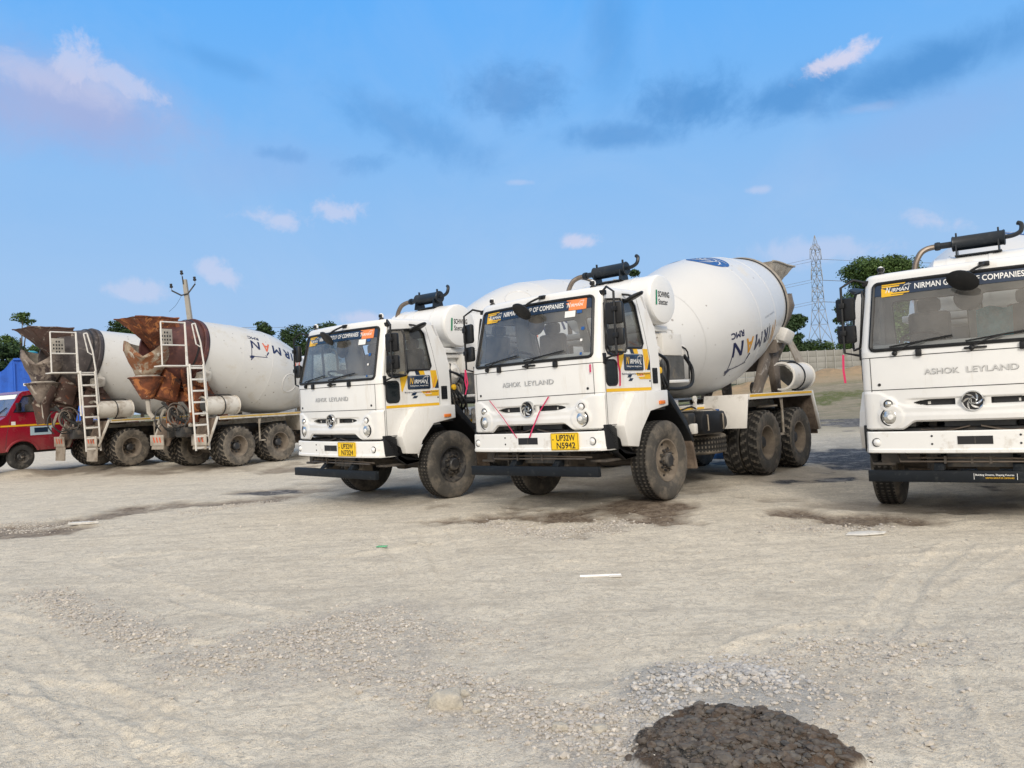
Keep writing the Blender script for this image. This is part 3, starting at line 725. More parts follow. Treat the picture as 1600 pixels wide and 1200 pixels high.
# ---- wheels
def wheel_tyre(lug, dusty=False):
    b = MB(); b.use(rubberd if dusty else rubber); W_ = .14; Rr = .525; n = 120 if lug else 180
    prof = []
    for t, r in ((-.105, .27), (-.132, .31), (-.146, .37), (-.150, .42), (-.146, .465), (-.138, .495)): prof.append((t, r))
    tr = [(-.128, .512)]+[(-.118+.236*i/14, .5205+.0045*(1-((i-7)/7)**2)) for i in range(15)]+[(.128, .512)]
    prof += tr; prof += [(-t, r) for t, r in prof[:6][::-1]]
    def rm(t, r, i):
        if abs(t) > .131:
            if lug and r > .46: return -.012 if (i % 5) in (0, 1) else 0
            if not lug and .47 < r < .50: return -.003*(i % 2)
            return 0
        k = int(round((t+.118)/.236*14))
        if lug:
            sh = 2 if t > 0 else 0
            lat = ((i+sh+(abs(k-7)//3)) % 5) in (0, 1)
            return -.017 if (lat and abs(t) > .03) or k == 7 else 0
        if k in (3, 7, 11): return -.012
        if k in (2, 4, 6, 8, 10, 12) and i % 3 == 0: return -.008
        return -.005 if (abs(t) > .11 and i % 2) else 0
    base_mi = b.mi; b.use(groove); gmi = b.mi
    def mf(i, j):
        t = (prof[i][0]+prof[i+1][0])/2; r = (prof[i][1]+prof[i+1][1])/2
        return gmi if (r > .48 and min(rm(*prof[i], j), rm(*prof[i+1], j), rm(*prof[i], (j+1) % n), rm(*prof[i+1], (j+1) % n)) < -.0075) else base_mi
    b.lathe(prof, (0, 0, 0), 'y', n, rmod=rm, matf=mf); return b
def wheel_rim(front, m):
    """y=+ is the outer side"""
    b = MB(); b.use(m)
    if front: prof = [(.105, .285), (.12, .28), (.118, .262), (.09, .25), (.06, .235), (.045, .20), (.055, .165), (.085, .15), (.088, .09), (.088, .001)]
    else: prof = [(.105, .285), (.12, .28), (.118, .262), (.09, .25), (.0, .235), (-.05, .225), (-.06, .19), (-.055, .12), (-.055, .001)]
    b.lathe(prof+[], (0, 0, 0), 'y', 48); b.lathe([(-.105, .285), (-.12, .27), (-.09, .25), (-.04, .24), (-.06, .15), (-.06, .001)], (0, 0, 0), 'y', 32)
    b.lathe([(-.1, .262), (.1, .262)], (0, 0, 0), 'y', 32)
    if front:
        b.use(ink)
        for k in range(8):
            a = 2*pi*k/8; b.lathe([(0, .022), (.003, .001)], (cos(a)*.208, .052, sin(a)*.208), 'y', 10)
    return b
def hub(front, m):
    b = MB(); b.use(m)
    if front:
        b.lathe([(.08, .105), (.15, .095), (.165, .08), (.17, .001)], (0, 0, 0), 'y', 24)
        for k in range(10):
            a = 2*pi*k/10; b.lathe([(.085, .018), (.125, .018), (.13, .001)], (cos(a)*.135, 0, sin(a)*.135), 'y', 6)
        b.use(steel)
        for k in range(10):
            a = 2*pi*k/10+.1; b.lathe([(.125, .009), (.15, .009), (.15, .001)], (cos(a)*.135, 0, sin(a)*.135), 'y', 6)
    else:
        b.lathe([(-.06, .115), (.03, .10), (.05, .08), (.055, .001)], (0, 0, 0), 'y', 20)
        for k in range(8):
            a = 2*pi*k/8; b.lathe([(-.05, .02), (-.015, .02), (-.01, .001)], (cos(a)*.15, 0, sin(a)*.15), 'y', 6)
    return b

# ---- drum (its own frame: z = spin axis towards the rear, x = up-ish, y = left)
DPROF = [(0, .42), (.05, .50), (.6, .70), (1.02, .868), (1.10, .90), (1.3, .985), (1.6, 1.06), (1.9, 1.12), (2.2, 1.158), (2.48, 1.160), (2.60, 1.152), (3.0, 1.112), (3.4, 1.063), (3.9, .976), (4.40, .886)]
def drad(s_):
    for (a, ra), (c, rc) in zip(DPROF, DPROF[1:]):
        if a <= s_ <= c: return ra+(rc-ra)*(s_-a)/(c-a)
    return DPROF[-1][1]
def drum_mesh(body, cone):
    b = MB(); b.use(body); prof = []
    for (a, ra), (c, rc) in zip(DPROF, DPROF[1:]):
        k = max(1, int((c-a)/.12))
        for i in range(k): prof.append((a+(c-a)*i/k, ra+(rc-ra)*i/k))
    prof.append(DPROF[-1])
    b.lathe([(0, .001), (0, .42)], (0, 0, 0), 'z', 64); b.lathe(prof, (0, 0, 0), 'z', 96)
    for s_ in (1.06, 2.54, 3.42):                        # weld seams
        r = drad(s_); b.lathe([(s_-.012, r-.001), (s_-.004, r+.004), (s_+.004, r+.004), (s_+.012, r-.001)], (0, 0, 0), 'z', 96)
    b.use(cone).lathe([(4.38, .88), (4.37, .905), (4.40, .915), (4.47, .915), (4.49, .90), (4.48, .85), (4.6, .83), (5.0, .68), (5.35, .54), (5.42, .53), (5.42, .47), (4.9, .45)], (0, 0, 0), 'z', 96)
    b.use(ink).lathe([(4.352, .894), (4.362, .914), (4.376, .914), (4.38, .90)], (0, 0, 0), 'z', 96)
    b.lathe([(4.60, .84), (4.61, .852), (4.63, .845), (4.635, .82)], (0, 0, 0), 'z', 96)
    b.use(body)
    def sm_(ph0, du, dv, s0, off=.004):                  # text u runs du along the axis, v runs dv around it
        def f(u, v):
            s_ = s0+du*u; r = drad(s_); a = R(ph0)+dv*v/1.12
            return (cos(a)*(r+off), sin(a)*(r+off), s_)
        return f
    for ph, du, dv, s0 in ((107, -1, 1, 3.42), (287, 1, -1, 1.42)):
        f = sm_(ph-5, du, dv, s0)
        def txt(t, u0, v0, wd, ht, m, sh=0, bold=.032):
            V, F = text2d(t, wd, ht, bold, sh); b.use(m).flat2d([(x+u0, y+v0) for x, y in V], F, f, .09)
        def ln(p, q_, t, m=navyp):
            d = Vector((q_[0]-p[0], q_[1]-p[1])); n_ = Vector((-d.y, d.x)).normalized()*t
            b.use(m).flat2d([(p[0]-n_.x, p[1]-n_.y), (q_[0]-n_.x, q_[1]-n_.y), (q_[0]+n_.x, q_[1]+n_.y), (p[0]+n_.x, p[1]+n_.y)], [(0, 1, 2, 3)], f, .09)
        first = orangep if ph == 107 else redp
        ln((.0, -.02), (.10, .42), .020, first); ln((.10, .42), (.17, .04), .014, first); ln((.17, .04), (.27, .44), .016, first)
        txt('I', .36, 0, .055, .26, navyp); txt('R', .49, 0, .24, .26, navyp); txt('M', .82, 0, .30, .26, navyp); txt('A', 1.20, 0, .23, .26, first); txt('N', 1.52, 0, .27, .26, navyp)
        txt('RMC', 1.50, -.17, .34, .11, navyp)
        ln((1.26, .27), (1.31, .36), .018); ln((1.31, .36), (1.34, .42), .009); ln((1.30, .43), (1.84, .52), .009); ln((1.78, .25), (1.78, .62), .010); ln((1.78, .62), (1.70, .50), .008)
        b.use(navyp).flat2d([(1.69, .48), (1.79, .48), (1.83, .56), (1.75, .56)], [(0, 1, 2, 3)], f)
        txt('NIRMAN GROUP', .10, -.20, .55, .03, greyl_shadow, 0, 0)
    for k, (ph, s0) in enumerate(((20, 2.60), (338, 2.60))):     # round emblem near the widest part
        f = sm_(ph, 1, 1, s0, .004); f2 = sm_(ph, 1, 1, s0, .007); r = .36
        b.use(bluep).flat2d(*disc2d(r, 40), f)
        b.use(body)
        for A, B in swirl(6, .42, .86, 1.1, .30):
            for i in range(8): b.flat2d([tuple(x*r for x in p) for p in (A[i], A[i+1], B[i+1], B[i])], [(0, 1, 2, 3)], f2)
        V = circle2d(0, 0, r*.42, 24)+circle2d(0, 0, r*.34, 24); b.flat2d(V, [(i, (i+1) % 24, 24+(i+1) % 24, 24+i) for i in range(24)], f2)
        V, F = text2d('L', r*.3, r*.4, .02); b.flat2d([(x-r*.15, y-r*.2) for x, y in V], F, f2)
    f = sm_(-60+0, 1, 1, 1.82, .0)                        # manhole cover ring
    for ph in (-126,):
        g = sm_(ph, 1, 1, 1.82, .0); P = [g(cos(2*pi*i/36)*.26, sin(2*pi*i/36)*.26) for i in range(36)]
        b.use(body).tube(P, .014, 6, closed=True)
    return b

# ---- rear machinery
def box_loft(b, rings):
    """rings: list of 4-corner loops"""
    b.grid(rings, cv=True)
def hopper(m):
    b = MB(); b.use(m)
    top = [(-6.78, -.46, 3.86), (-5.62, -.50, 3.86), (-5.62, .50, 3.86), (-6.78, .46, 3.86)]
    top2 = [(-6.60, -.42, 3.76), (-5.66, -.46, 3.74), (-5.66, .46, 3.74), (-6.60, .42, 3.76)]
    low = [(-6.18, -.20, 3.30), (-5.72, -.24, 3.26), (-5.72, .24, 3.26), (-6.18, .20, 3.30)]
    thr = [(-5.95, -.17, 3.02), (-5.50, -.20, 3.04), (-5.50, .20, 3.04), (-5.95, .17, 3.02)]
    ins = lambda L, k: [(x*(1-k)+(-5.9)*k, y*(1-k), z) for x, y, z in L]
    box_loft(b, [ins(thr, .1), ins(low, .08), ins(top, .04), top, top2, low, thr])
    for y in (-.5, .5): b.tube([(-5.62, y, 3.86), (-6.78, y*.92, 3.86)], .02, 6)
    for s_ in (-1, 1): b.prism([(-5.45, 2.6), (-5.35, 2.6), (-5.62, 3.8), (-5.72, 3.8)], 'y', s_*.44-.03, s_*.44+.03, .004)
    return ragged(b, .018)
def ragged(b, amp, sub=.14, seed=0.0):
    from mathutils import noise as mn
    for _ in range(3):
        es = [e for e in b.bm.edges if e.calc_length() > sub]
        if not es: break
        bmesh.ops.subdivide_edges(b.bm, edges=es, cuts=1, use_grid_fill=True)
    for v in b.bm.verts:
        p = v.co; v.co = p+Vector((mn.noise(p*5+Vector((seed, 0, 0))), mn.noise(p*5+Vector((9, seed, 0))), mn.noise(p*5+Vector((3, 7, seed)))))*amp
    return b
def discharge(m, m2):
    b = MB(); b.use(m); rows = []                         # two wide cheeks that gather into a throat
    for z, xa, xb, hy in ((3.24, -6.74, -5.55, .58), (3.0, -6.76, -5.6, .60), (2.8, -6.66, -5.7, .52), (2.6, -6.56, -5.85, .38), (2.42, -6.52, -5.98, .27)):
        row = []
        for i in range(17):
            a = -pi*.98+2*pi*.98*i/16; row.append(((xa+xb)/2-cos(a)*(xb-xa)/2*(-1 if False else 1), sin(a)*hy, z+.10*cos(a)*(z > 2.9)-(.42 if z > 3.1 else .22 if z > 2.9 else 0)*math.exp(-((a+.75)/.55)**2)))
        rows.append(row)
    b.grid(rows, cv=True)
    ins = [[(x*.94+(-6.2)*.06, y*.94, z) for x, y, z in r] for r in rows]; b.use(m2).grid(ins, cv=True); b.use(m).grid([rows[0], ins[0]], cv=True)
    ragged(b, .022, .12, 2.0)
    b.use(m2); b.lathe([(0, .29), (.05, .31), (.08, .29)], (-6.25, 0, 2.36), 'z', 20)
    b.use(rust if m is rustc else m); b.lathe([(0, .42), (.02, .44), (.04, .42), (0, .40), (-.25, .27), (-.52, .13), (-.50, .10), (-.2, .25), (.02, .39)], (-6.27, 0, 2.36), 'z', 24)
    return b
def trough(b, p, q, r, a0=.1, a1=pi-.1, upd=(0, 0, 1), th=.012, n=12, flare=1.0):
    p, q = Vector(p), Vector(q); t = (q-p).normalized(); u = Vector(upd); u = (u-t*u.dot(t)).normalized(); v = t.cross(u)
    rows = []
    for k, (pp, rr) in enumerate(((p, r), (p.lerp(q, .5), r*(1+flare)/2), (q, r*flare))):
        o = [pp-u*(sin(a0+(a1-a0)*i/n)*rr)+v*(cos(a0+(a1-a0)*i/n)*rr) for i in range(n+1)]
        i_ = [pp-u*(sin(a0+(a1-a0)*i/n)*(rr-th))+v*(cos(a0+(a1-a0)*i/n)*(rr-th)) for i in range(n+1)]
        rows.append(o+i_[::-1])
    V = b.grid(rows, cv=True)
    for row in (V[0], V[-1]):
        m = len(row)
        for i in range(n): b._tag([b.bm.faces.new((row[i], row[i+1], row[m-2-i], row[m-1-i]))])
def swivel_chute(m, pose):
    b = MB(); b.use(m)
    if pose == 'down': trough(b, (-6.24, 0, 1.86), (-6.45, -.05, 1.20), .20)
    else: trough(b, (-6.15, .05, 2.10), (-6.62, .55, 1.42), .24, flare=.85)
    b.tube([(-5.5, 0, 1.3), (-5.9, .0, 1.5), (-6.2, 0, 1.75)], .04, 8); b.lathe([(-.05, .13), (.05, .13)], (-5.75, -.1, 1.42), 'y', 16, caps=True)
    b.tube([(-5.6, -.1, 1.2), (-6.05, -.1, 1.75)], .03, 8)
    return b
def hoses():
    b = MB(); b.use(chassisd)
    for k in range(9):
        b.use(chassisd if k % 3 else mechb)
        a = k*.7; c = Vector((-6.1+.09*(k % 4), -.75+.04*k, 1.40-.05*(k % 3)))
        b.tube([c+Vector((cos(a+i*.8)*(.16+.02*k), -.02*i, sin(a+i*.8)*(.22+.015*k))) for i in range(7)], .017, 6, smooth=4)
    b.use(chassisd).tube([(-6.25, -.6, 1.75), (-6.0, -.7, 1.4), (-5.7, -.7, 1.2)], .04, 6).box(-5.9, -5.6, -.8, -.55, .85, 1.10, .03)
    b.use(concr).tube([(-6.27, 0, 1.85), (-6.30, -.1, 1.5), (-6.25, -.2, 1.36)], .06, 8).tube([(-6.2, -.3, 1.2), (-6.15, -.5, 1.55), (-5.9, -.6, 1.5)], .04, 6)
    return b
def curved_chute(m):
    b = MB(); b.use(m)
    trough(b, (-6.22, -.1, 2.30), (-6.50, -.15, 1.85), .30, .0, pi, (-.8, 0, .5), .02)
    trough(b, (-6.50, -.15, 1.87), (-6.42, -.15, 1.28), .30, .0, pi, (-1, 0, .1), .02, flare=.8)
    b.tube([(-6.25, -.1, 1.78), (-5.5, -.1, 1.76)], .06, 8).lathe([(-.06, .15), (.06, .15)], (-5.85, -.3, 1.55), 'y', 18, caps=True); return b
def pedestal(m, m2):
    b = MB(); b.use(m)
    for s_ in (-1, 1):
        b.prism([(-4.25, 1.2), (-4.50, 1.2), (-5.25, 2.15), (-5.15, 2.32), (-5.0, 2.30)], 'y', s_*.50-.05, s_*.50+.05, .006)
        b.prism([(-5.28, 1.2), (-5.45, 1.2), (-5.42, 2.1), (-5.3, 2.3), (-5.12, 2.3), (-5.12, 1.9)], 'y', s_*.50-.06, s_*.50+.06, .006)
        b.prism([(-4.98, 2.05), (-5.36, 2.15), (-5.40, 2.30), (-5.02, 2.30)], 'y', s_*.56-.14, s_*.56+.14, .01)
        b.use(m2); b.lathe([(-.14, .12), (-.12, .15), (.12, .15), (.14, .12)], (-5.17, s_*.62, 2.36), 'x', 16, caps=True)
        b.obox((-5.2, s_*.80, 2.36), (.36, .20, .26), (s_*-.4, -.2, 0), .05); b.use(m)
    b.box(-5.45, -5.2, -.55, .55, 1.75, 2.0, .01)
    b.box(-5.45, -4.3, -.5, .5, 1.16, 1.26, .01)
    for s_ in (-1, 1): b.prism([(-5.45, 2.0), (-5.55, 2.0), (-5.72, 3.1), (-5.60, 3.1)], 'y', s_*.48-.03, s_*.48+.03, .004)
    b.use(mechb if m is mechb else m).obox((-5.75, 0, 2.2), (.5, .5, .8), (0, .3, 0), .03)
    if m is mechb: b.use(mechd).panel([(-5.62, 2.42), (-5.86, 2.42), (-6.32, 1.50), (-5.75, 1.45)], [], lambda u, v, o: (u, .62+(2.42-v)*.30-o, v), .02)
    return b
def ladder():
    b = MB(); b.use(bodyw); x0_, x1_ = -5.80, -5.42
    for x in (x0_, x1_): b.tube([(x+.05, -1.16, .50), (x, -1.12, 2.66)], .024, 6)
    for k in range(8): b.box(x0_+.05-.006*k, x1_+.05-.006*k, -1.17+.005*k, -1.12+.005*k, .54+k*.285, .585+k*.285, .006)
    return b
def platform():
    b = MB(); b.use(bodyw); b.prism([(-6.50, 2.63), (-5.40, 2.63), (-5.40, 2.60), (-6.50, 2.60)], 'y', -1.12, -.72, .004)
    for x in (-6.50, -5.86): b.tube([(x, -1.08, 2.62), (x, -1.08, 3.68)], .019, 6)
    for z in (3.68, 3.12): b.tube([(-6.50, -1.08, z), (-5.86, -1.08, z)], .017, 6)
    b.tube([(-5.86, -1.08, 3.70), (-5.83, -1.08, 2.6), (-5.80, -1.06, 1.46)], .026, 6)
    b.tube([(-5.56, -1.06, 3.68), (-5.44, -1.08, 3.2), (-5.38, -1.10, 2.6), (-5.30, -1.08, 1.46)], .022, 6)
    b.tube([(-5.65, -1.06, 3.66), (-5.56, -1.07, 3.16), (-5.46, -1.08, 3.10)], .018, 6).tube([(-5.65, -1.06, 3.66), (-5.56, -1.06, 3.68)], .02, 6)
    b.use(concr).box(-6.36, -6.04, -.82, -.80, 3.12, 3.54, .004); b.use(ink)
    for i in range(4):
        for j in range(4):
            if abs(i-1.5)+abs(j-1.5) < 2.6: b.box(-6.33+i*.07, -6.295+i*.07, -.824, -.8205, 3.16+j*.09, 3.205+j*.09)
    return b
def chute_piece(s_, m):
    b = MB(); b.use(m); trough(b, (-5.42, s_*.98, 1.60), (-4.42, s_*.98, 1.60), .235, -.35, pi+.35, (0, -s_, -.15), .014, 16)
    for x in (-5.40, -4.44):
        P = [(x, s_*.98+s_*cos(a)*.24, 1.60+sin(a)*.24) for a in [-1.9+3.8*i/16 for i in range(17)]]; b.tube(P, .014, 6)
    b.use(black); P = [(-4.9, s_*.98+s_*cos(a)*.252, 1.60+sin(a)*.252) for a in [-1.6+3.4*i/16 for i in range(17)]]; b.tube(P, .012, 6)
    b.tube([(-5.3, s_*.92, 1.86), (-5.2, s_*.92, 1.88), (-4.6, s_*.92, 1.88), (-4.5, s_*.92, 1.86)], .012, 6); return b
def frame(m, tape, old):
    b = MB(); b.use(chassisd)
    for s_ in (-1, 1):
        b.box(-5.5, 1.1, s_*.42-.04, s_*.42+.04, .82, 1.08, .006)
        b.use(m).box(-5.45, -.55, s_*.46-.04, s_*.46+.05, 1.085, 1.20, .006)
        b.use(tape).box(-2.4, -.8, min(s_*.512, s_*.515), max(s_*.512, s_*.515), 1.12, 1.16); b.use(chassisd)
    for x in (-5.3, -4.2, -2.9, -1.5, -.4): b.box(x-.06, x+.06, -.42, .42, .86, 1.06)
    for x in (-3.187, -4.535): b.lathe([(-.9, .07), (-.25, .08), (-.18, .2), (.18, .2), (.25, .08), (.9, .07)], (x, 0, .53), 'y', 14)
    for s_ in (-1, 1): b.prism([(-2.6, .86), (-5.1, .86), (-4.6, .62), (-3.9, .8), (-3.1, .62)], 'y', s_*.52-.05, s_*.52+.05)
    b.use(m)
    for x, z in ((-.9, 1.2), (-1.05, 1.2), (-1.9, 1.2)): b.lathe([(-.012, .055), (.012, .055)], (x, .62, z+.09), 'y', 14, caps=True).box(x-.02, x+.02, .60, .64, 1.1, 1.28)
    b.box(-1.25, -1.1, .5, .7, 1.18, 1.30, .01)
    b.use(chassisd).tube([(-1.3, .6, 1.1), (-1.6, .72, 1.18), (-1.9, .7, 1.05)], .014, 6, smooth=4).tube([(-.7, .6, 1.1), (-1.1, .75, 1.0), (-1.4, .6, 1.08)], .016, 6, smooth=4)
    b.box(-1.6, -.9, .45, .75, .86, 1.06, .03).box(-.85, -.45, .45, .95, .62, .80, .03)
    return b
def rear_guard(s_, m, tape, fl):
    b = MB(); b.use(m); a, c = s_*.50, s_*1.25; lo, hi = min(a, c), max(a, c)
    b.box(-5.12, -2.46, lo, hi, 1.275, 1.29); b.box(-5.12, -2.46, min(s_*1.225, c), max(s_*1.225, c), 1.235, 1.325, .006)
    b.prism([(-2.46, 1.325), (-2.435, 1.325), (-2.30, .80), (-2.325, .80)], 'y', lo, hi, .004)
    b.use(tape).box(-5.1, -2.5, min(s_*1.251, s_*1.254), max(s_*1.251, s_*1.254), 1.275, 1.315)
    b.use(m).prism([(-5.12, 1.325), (-5.18, 1.325), (-5.48, .62), (-5.44, .60)], 'y', min(s_*1.21, c), max(s_*1.21, c), .003)
    b.use(fl).prism([(-5.10, 1.29), (-5.16, 1.29), (-5.45, .60), (-5.42, .60)], 'y', lo, min(s_*1.21, hi) if s_ > 0 else hi)if s_ > 0 else b.use(fl).prism([(-5.10, 1.29), (-5.16, 1.29), (-5.45, .60), (-5.42, .60)], 'y', s_*1.21, hi)
    b.use(mechd).tube([(-3.86, s_*1.19, 1.27), (-3.86, s_*1.19, .64)], .022, 6).tube([(-3.80, s_*1.19, 1.25), (-3.86, s_*1.19, 1.0)], .016, 6).box(-3.87, -3.60, min(s_*1.16, s_*1.20), max(s_*1.16, s_*1.20), .60, .64)
    b.tube([(-3.86, s_*1.1, 1.10), (-3.3, s_*1.0, 1.10)], .02, 6)
    return b
def tail_flap(s_, old):
    b = MB(); b.use(flapl if old else flap); y = s_*.92
    b.prism([(-5.47, .66), (-5.50, .66), (-5.53, .22 if old == 2 else .52), (-5.50, .22 if old == 2 else .52)], 'y', y-.30, y+.24)
    b.use(bodyw_old if old else bodyw).box(-5.53, -5.505, y-.33, y+.28, .62, .90, .004)
    for i in range(3): b.use(redp).poly([(-5.5315, y-.24+i*.14, .70), (-5.5315, y-.17+i*.14, .70), (-5.5315, y-.12+i*.14, .84), (-5.5315, y-.19+i*.14, .84)])
    return b
def water_tank():
    b = MB(); b.use(white); o = (-.50, 0, 2.715)
    b.lathe([(-.50, .001), (-.50, .22), (-.49, .32), (-.465, .345), (-.3, .35), (.93, .35), (.955, .345), (.975, .33), (.985, .29), (.992, .15), (.994, .001)], o, 'y', 48)
    for y in (-.30, .15, .60): b.lathe([(y-.02, .351), (y-.02, .356), (y+.02, .356), (y+.02, .351)], o, 'y', 48)
    b.use(white).box(-.62, -.38, -.8, -.7, 1.2, 2.40, .01).box(-.62, -.38, .62, .72, 1.2, 2.40, .01).box(-.80, -.2, -.85, .85, 2.28, 2.36, .01)
    return b
def tank_letters():
    b = MB(); fm = lambda u, v: (-.55-u, 1.0, v)
    fm2 = lambda u, v: (-.46-u, .9965, v)
    V, F = text2d('SCHWING', .30, .082, .022); b.use(ink).flat2d([(x-.11, y+2.735) for x, y in V], F, fm2)
    V, F = text2d('Stetter', .25, .080, .012); b.flat2d([(x-.11, y+2.63) for x, y in V], F, fm2)
    b.use(green).flat2d([(-.185, 2.625), (-.15, 2.625), (-.13, 2.83), (-.165, 2.83)], [(0, 1, 2, 3)], fm2)
    return b
def silencer(y0):
    b = MB(); o = (-.42, y0, 3.22)
    b.use(silenc).lathe([(0, .001), (0, .085), (.01, .098), (.03, .09), (.54, .09), (.56, .098), (.57, .085), (.57, .001)], o, 'y', 24)
    b.lathe([(-.16, .04), (0, .04)], o, 'y', 12); b.lathe([(-.19, .05), (-.16, .055), (-.13, .05)], o, 'y', 12)
    b.tube([(-.42, y0+.57, 3.22), (-.42, y0+.66, 3.23), (-.43, y0+.73, 3.27), (-.45, y0+.74, 3.35), (-.47, y0+.70, 3.38)], .027, 8, smooth=4)
    for y in (.05, .5): b.prism([(-.54, 3.05), (-.30, 3.05), (-.33, 3.20), (-.51, 3.20)], 'y', y0+y-.008, y0+y+.008).obox((-.42, y0+y, 3.33), (.03, .02, .05), (0, 0, 0), .004)
    b.box(-.52, -.32, y0+.03, y0+.53, 3.05, 3.065)
    return b
def exhaust_pipe(y0):
    b = MB(); b.use(steel).tube([(-.30, y0-.42, 1.6), (-.30, y0-.42, 2.6), (-.30, y0-.42, 2.95), (-.33, y0-.36, 3.13), (-.38, y0-.28, 3.20), (-.42, y0-.16, 3.22)], .036, 10, smooth=5); return b
def machinery():
    b = MB(); b.use(white).lathe([(0, .001), (0, .2), (.12, .33), (.35, .36), (.55, .34), (.62, .42)], (-.42, 0, 1.82), 'x', 24) if False else None
    b.use(bodyw); mx = Matrix.Rotation(R(14), 4, 'Y')
    b.box(-.95, -.55, -.42, .42, 1.25, 2.0, .03)
    b.lathe([(-.52, .10), (-.50, .22), (-.40, .24), (-.30, .30), (-.22, .30), (-.2, .2)], (-.35, .15, 2.0), 'x', 20, caps=True)
    b.lathe([(-.2, .12), (.0, .19), (.15, .2), (.3, .17), (.38, .08)], (-.40, .55, 1.95), 'y', 18, caps=True)
    b.box(-.75, -.2, -.6, .8, 2.20, 2.26, .01)
    b.use(mechd).box(-.7, -.35, -.5, .6, 1.30, 1.6, .03)
    for i in range(6): b.tube([(-.3-.07*i, .5+.03*i, 1.9-.05*i), (-.4-.05*i, .8, 1.6+.04*i), (-.5-.06*i, .75, 1.25)], .016, 6, smooth=4)
    b.use(chassisd)
    for i in range(4): b.tube([(-.35, .85-.04*i, 2.1), (-.25, .95, 1.8), (-.3-.1*i, .92, 1.45), (-.6, .7, 1.3)], .02, 6, smooth=4)
    b.use(yellow).lathe([(-.03, .02), (-.02, .045), (.02, .045), (.03, .02)], (-.28, .98, 1.72), 'y', 12, caps=True)
    return b
def oil_cooler():
    b = MB(); b.use(bodyw).box(-1.18, -.62, .62, .86, 1.94, 2.26, .02)
    b.use(bodyw).lathe([(0, .06), (.12, .05), (.13, .09), (.16, .09)], (-1.18, .74, 2.05), 'x', 12, caps=True).tube([(-1.0, .72, 2.26), (-1.0, .72, 2.34), (-1.15, .72, 2.33), (-1.22, .72, 2.2)], .014, 6)
    b.obox((-1.30, .74, 2.02), (.12, .14, .18), (0, 0, 0), .02)
    b.use(finm).box(-1.22, -.62, .64, .84, 1.60, 1.94, .006)
    for i in range(17): b.box(-1.21+.034*i, -1.20+.034*i, .838, .852, 1.61, 1.93)
    b.use(white).box(-1.25, -.5, .5, .9, 1.545, 1.59, .008)
    b.use(black).tube([(-1.28, .82, 1.95), (-1.42, .86, 1.75), (-1.30, .9, 1.52), (-.9, .92, 1.46), (-.4, .9, 1.48)], .028, 8, smooth=5)
    b.tube([(-.2, .9, 2.0), (-.55, .95, 1.85), (-.58, .92, 1.5)], .022, 8, smooth=5)
    b.tube([(-1.15, .80, 2.1), (-1.36, .84, 2.0), (-1.33, .86, 1.6)], .012, 6, smooth=4)
    return b
def fuel_tank():
    b = MB(); b.use(black); P = rrect(-.24, .24, -.17, .17, .08, 4)
    b.prism([(x-1.45*0, z) for x, z in [(-1.95, .98), (-1.86, 1.10), (-1.25, 1.12), (-1.14, 1.02), (-1.14, .84), (-1.22, .78), (-1.80, .78), (-1.95, .88)]], 'y', .68, 1.12, .03)
    for x in (-1.30, -1.78): b.use(mechd).tube([(x, .66, 1.12), (x, .95, 1.135), (x, 1.13, 1.05), (x, 1.135, .84), (x, .9, .765)], .012, 6)
    b.use(bluep).lathe([(0, .045), (.04, .045), (.045, .001)], (-1.88, .98, 1.08), 'z', 12)
    b.use(bodyw).box(-1.93, -1.90, 1.0, 1.10, .93, 1.0).box(-1.05, -.95, .9, 1.1, .80, .95, .02)
    b.use(chassisd).box(-1.1, -.85, .6, 1.05, .95, 1.10, .03)
    for x in (-.7, -.9): b.lathe([(-.3, .001), (-.3, .06), (.3, .06), (.3, .001)], (x, .7, .95), 'y', 12)
    return b
def side_lamp(s_):
    b = MB(); b.use(amber).box(.02, .16, min(s_*1.20, s_*1.222), max(s_*1.20, s_*1.222), 1.262, 1.312, .008); return b
def ribbon(paths, wd=.012):
    b = MB(); b.use(pink)
    for P in paths:
        rows = [[(x, y-wd, z), (x+.001, y+wd, z+.002)] for x, y, z in P]; b.grid(rows); b.grid([[(x-.002, y, z) for x, y, z in r] for r in rows])
    return b

CACHE = {}
def part(name, parent, key, fn, label=None, angle=35):
    if key not in CACHE: CACHE[key] = fn().mesh(name, angle)
    return obj(name, CACHE[key], parent, label)

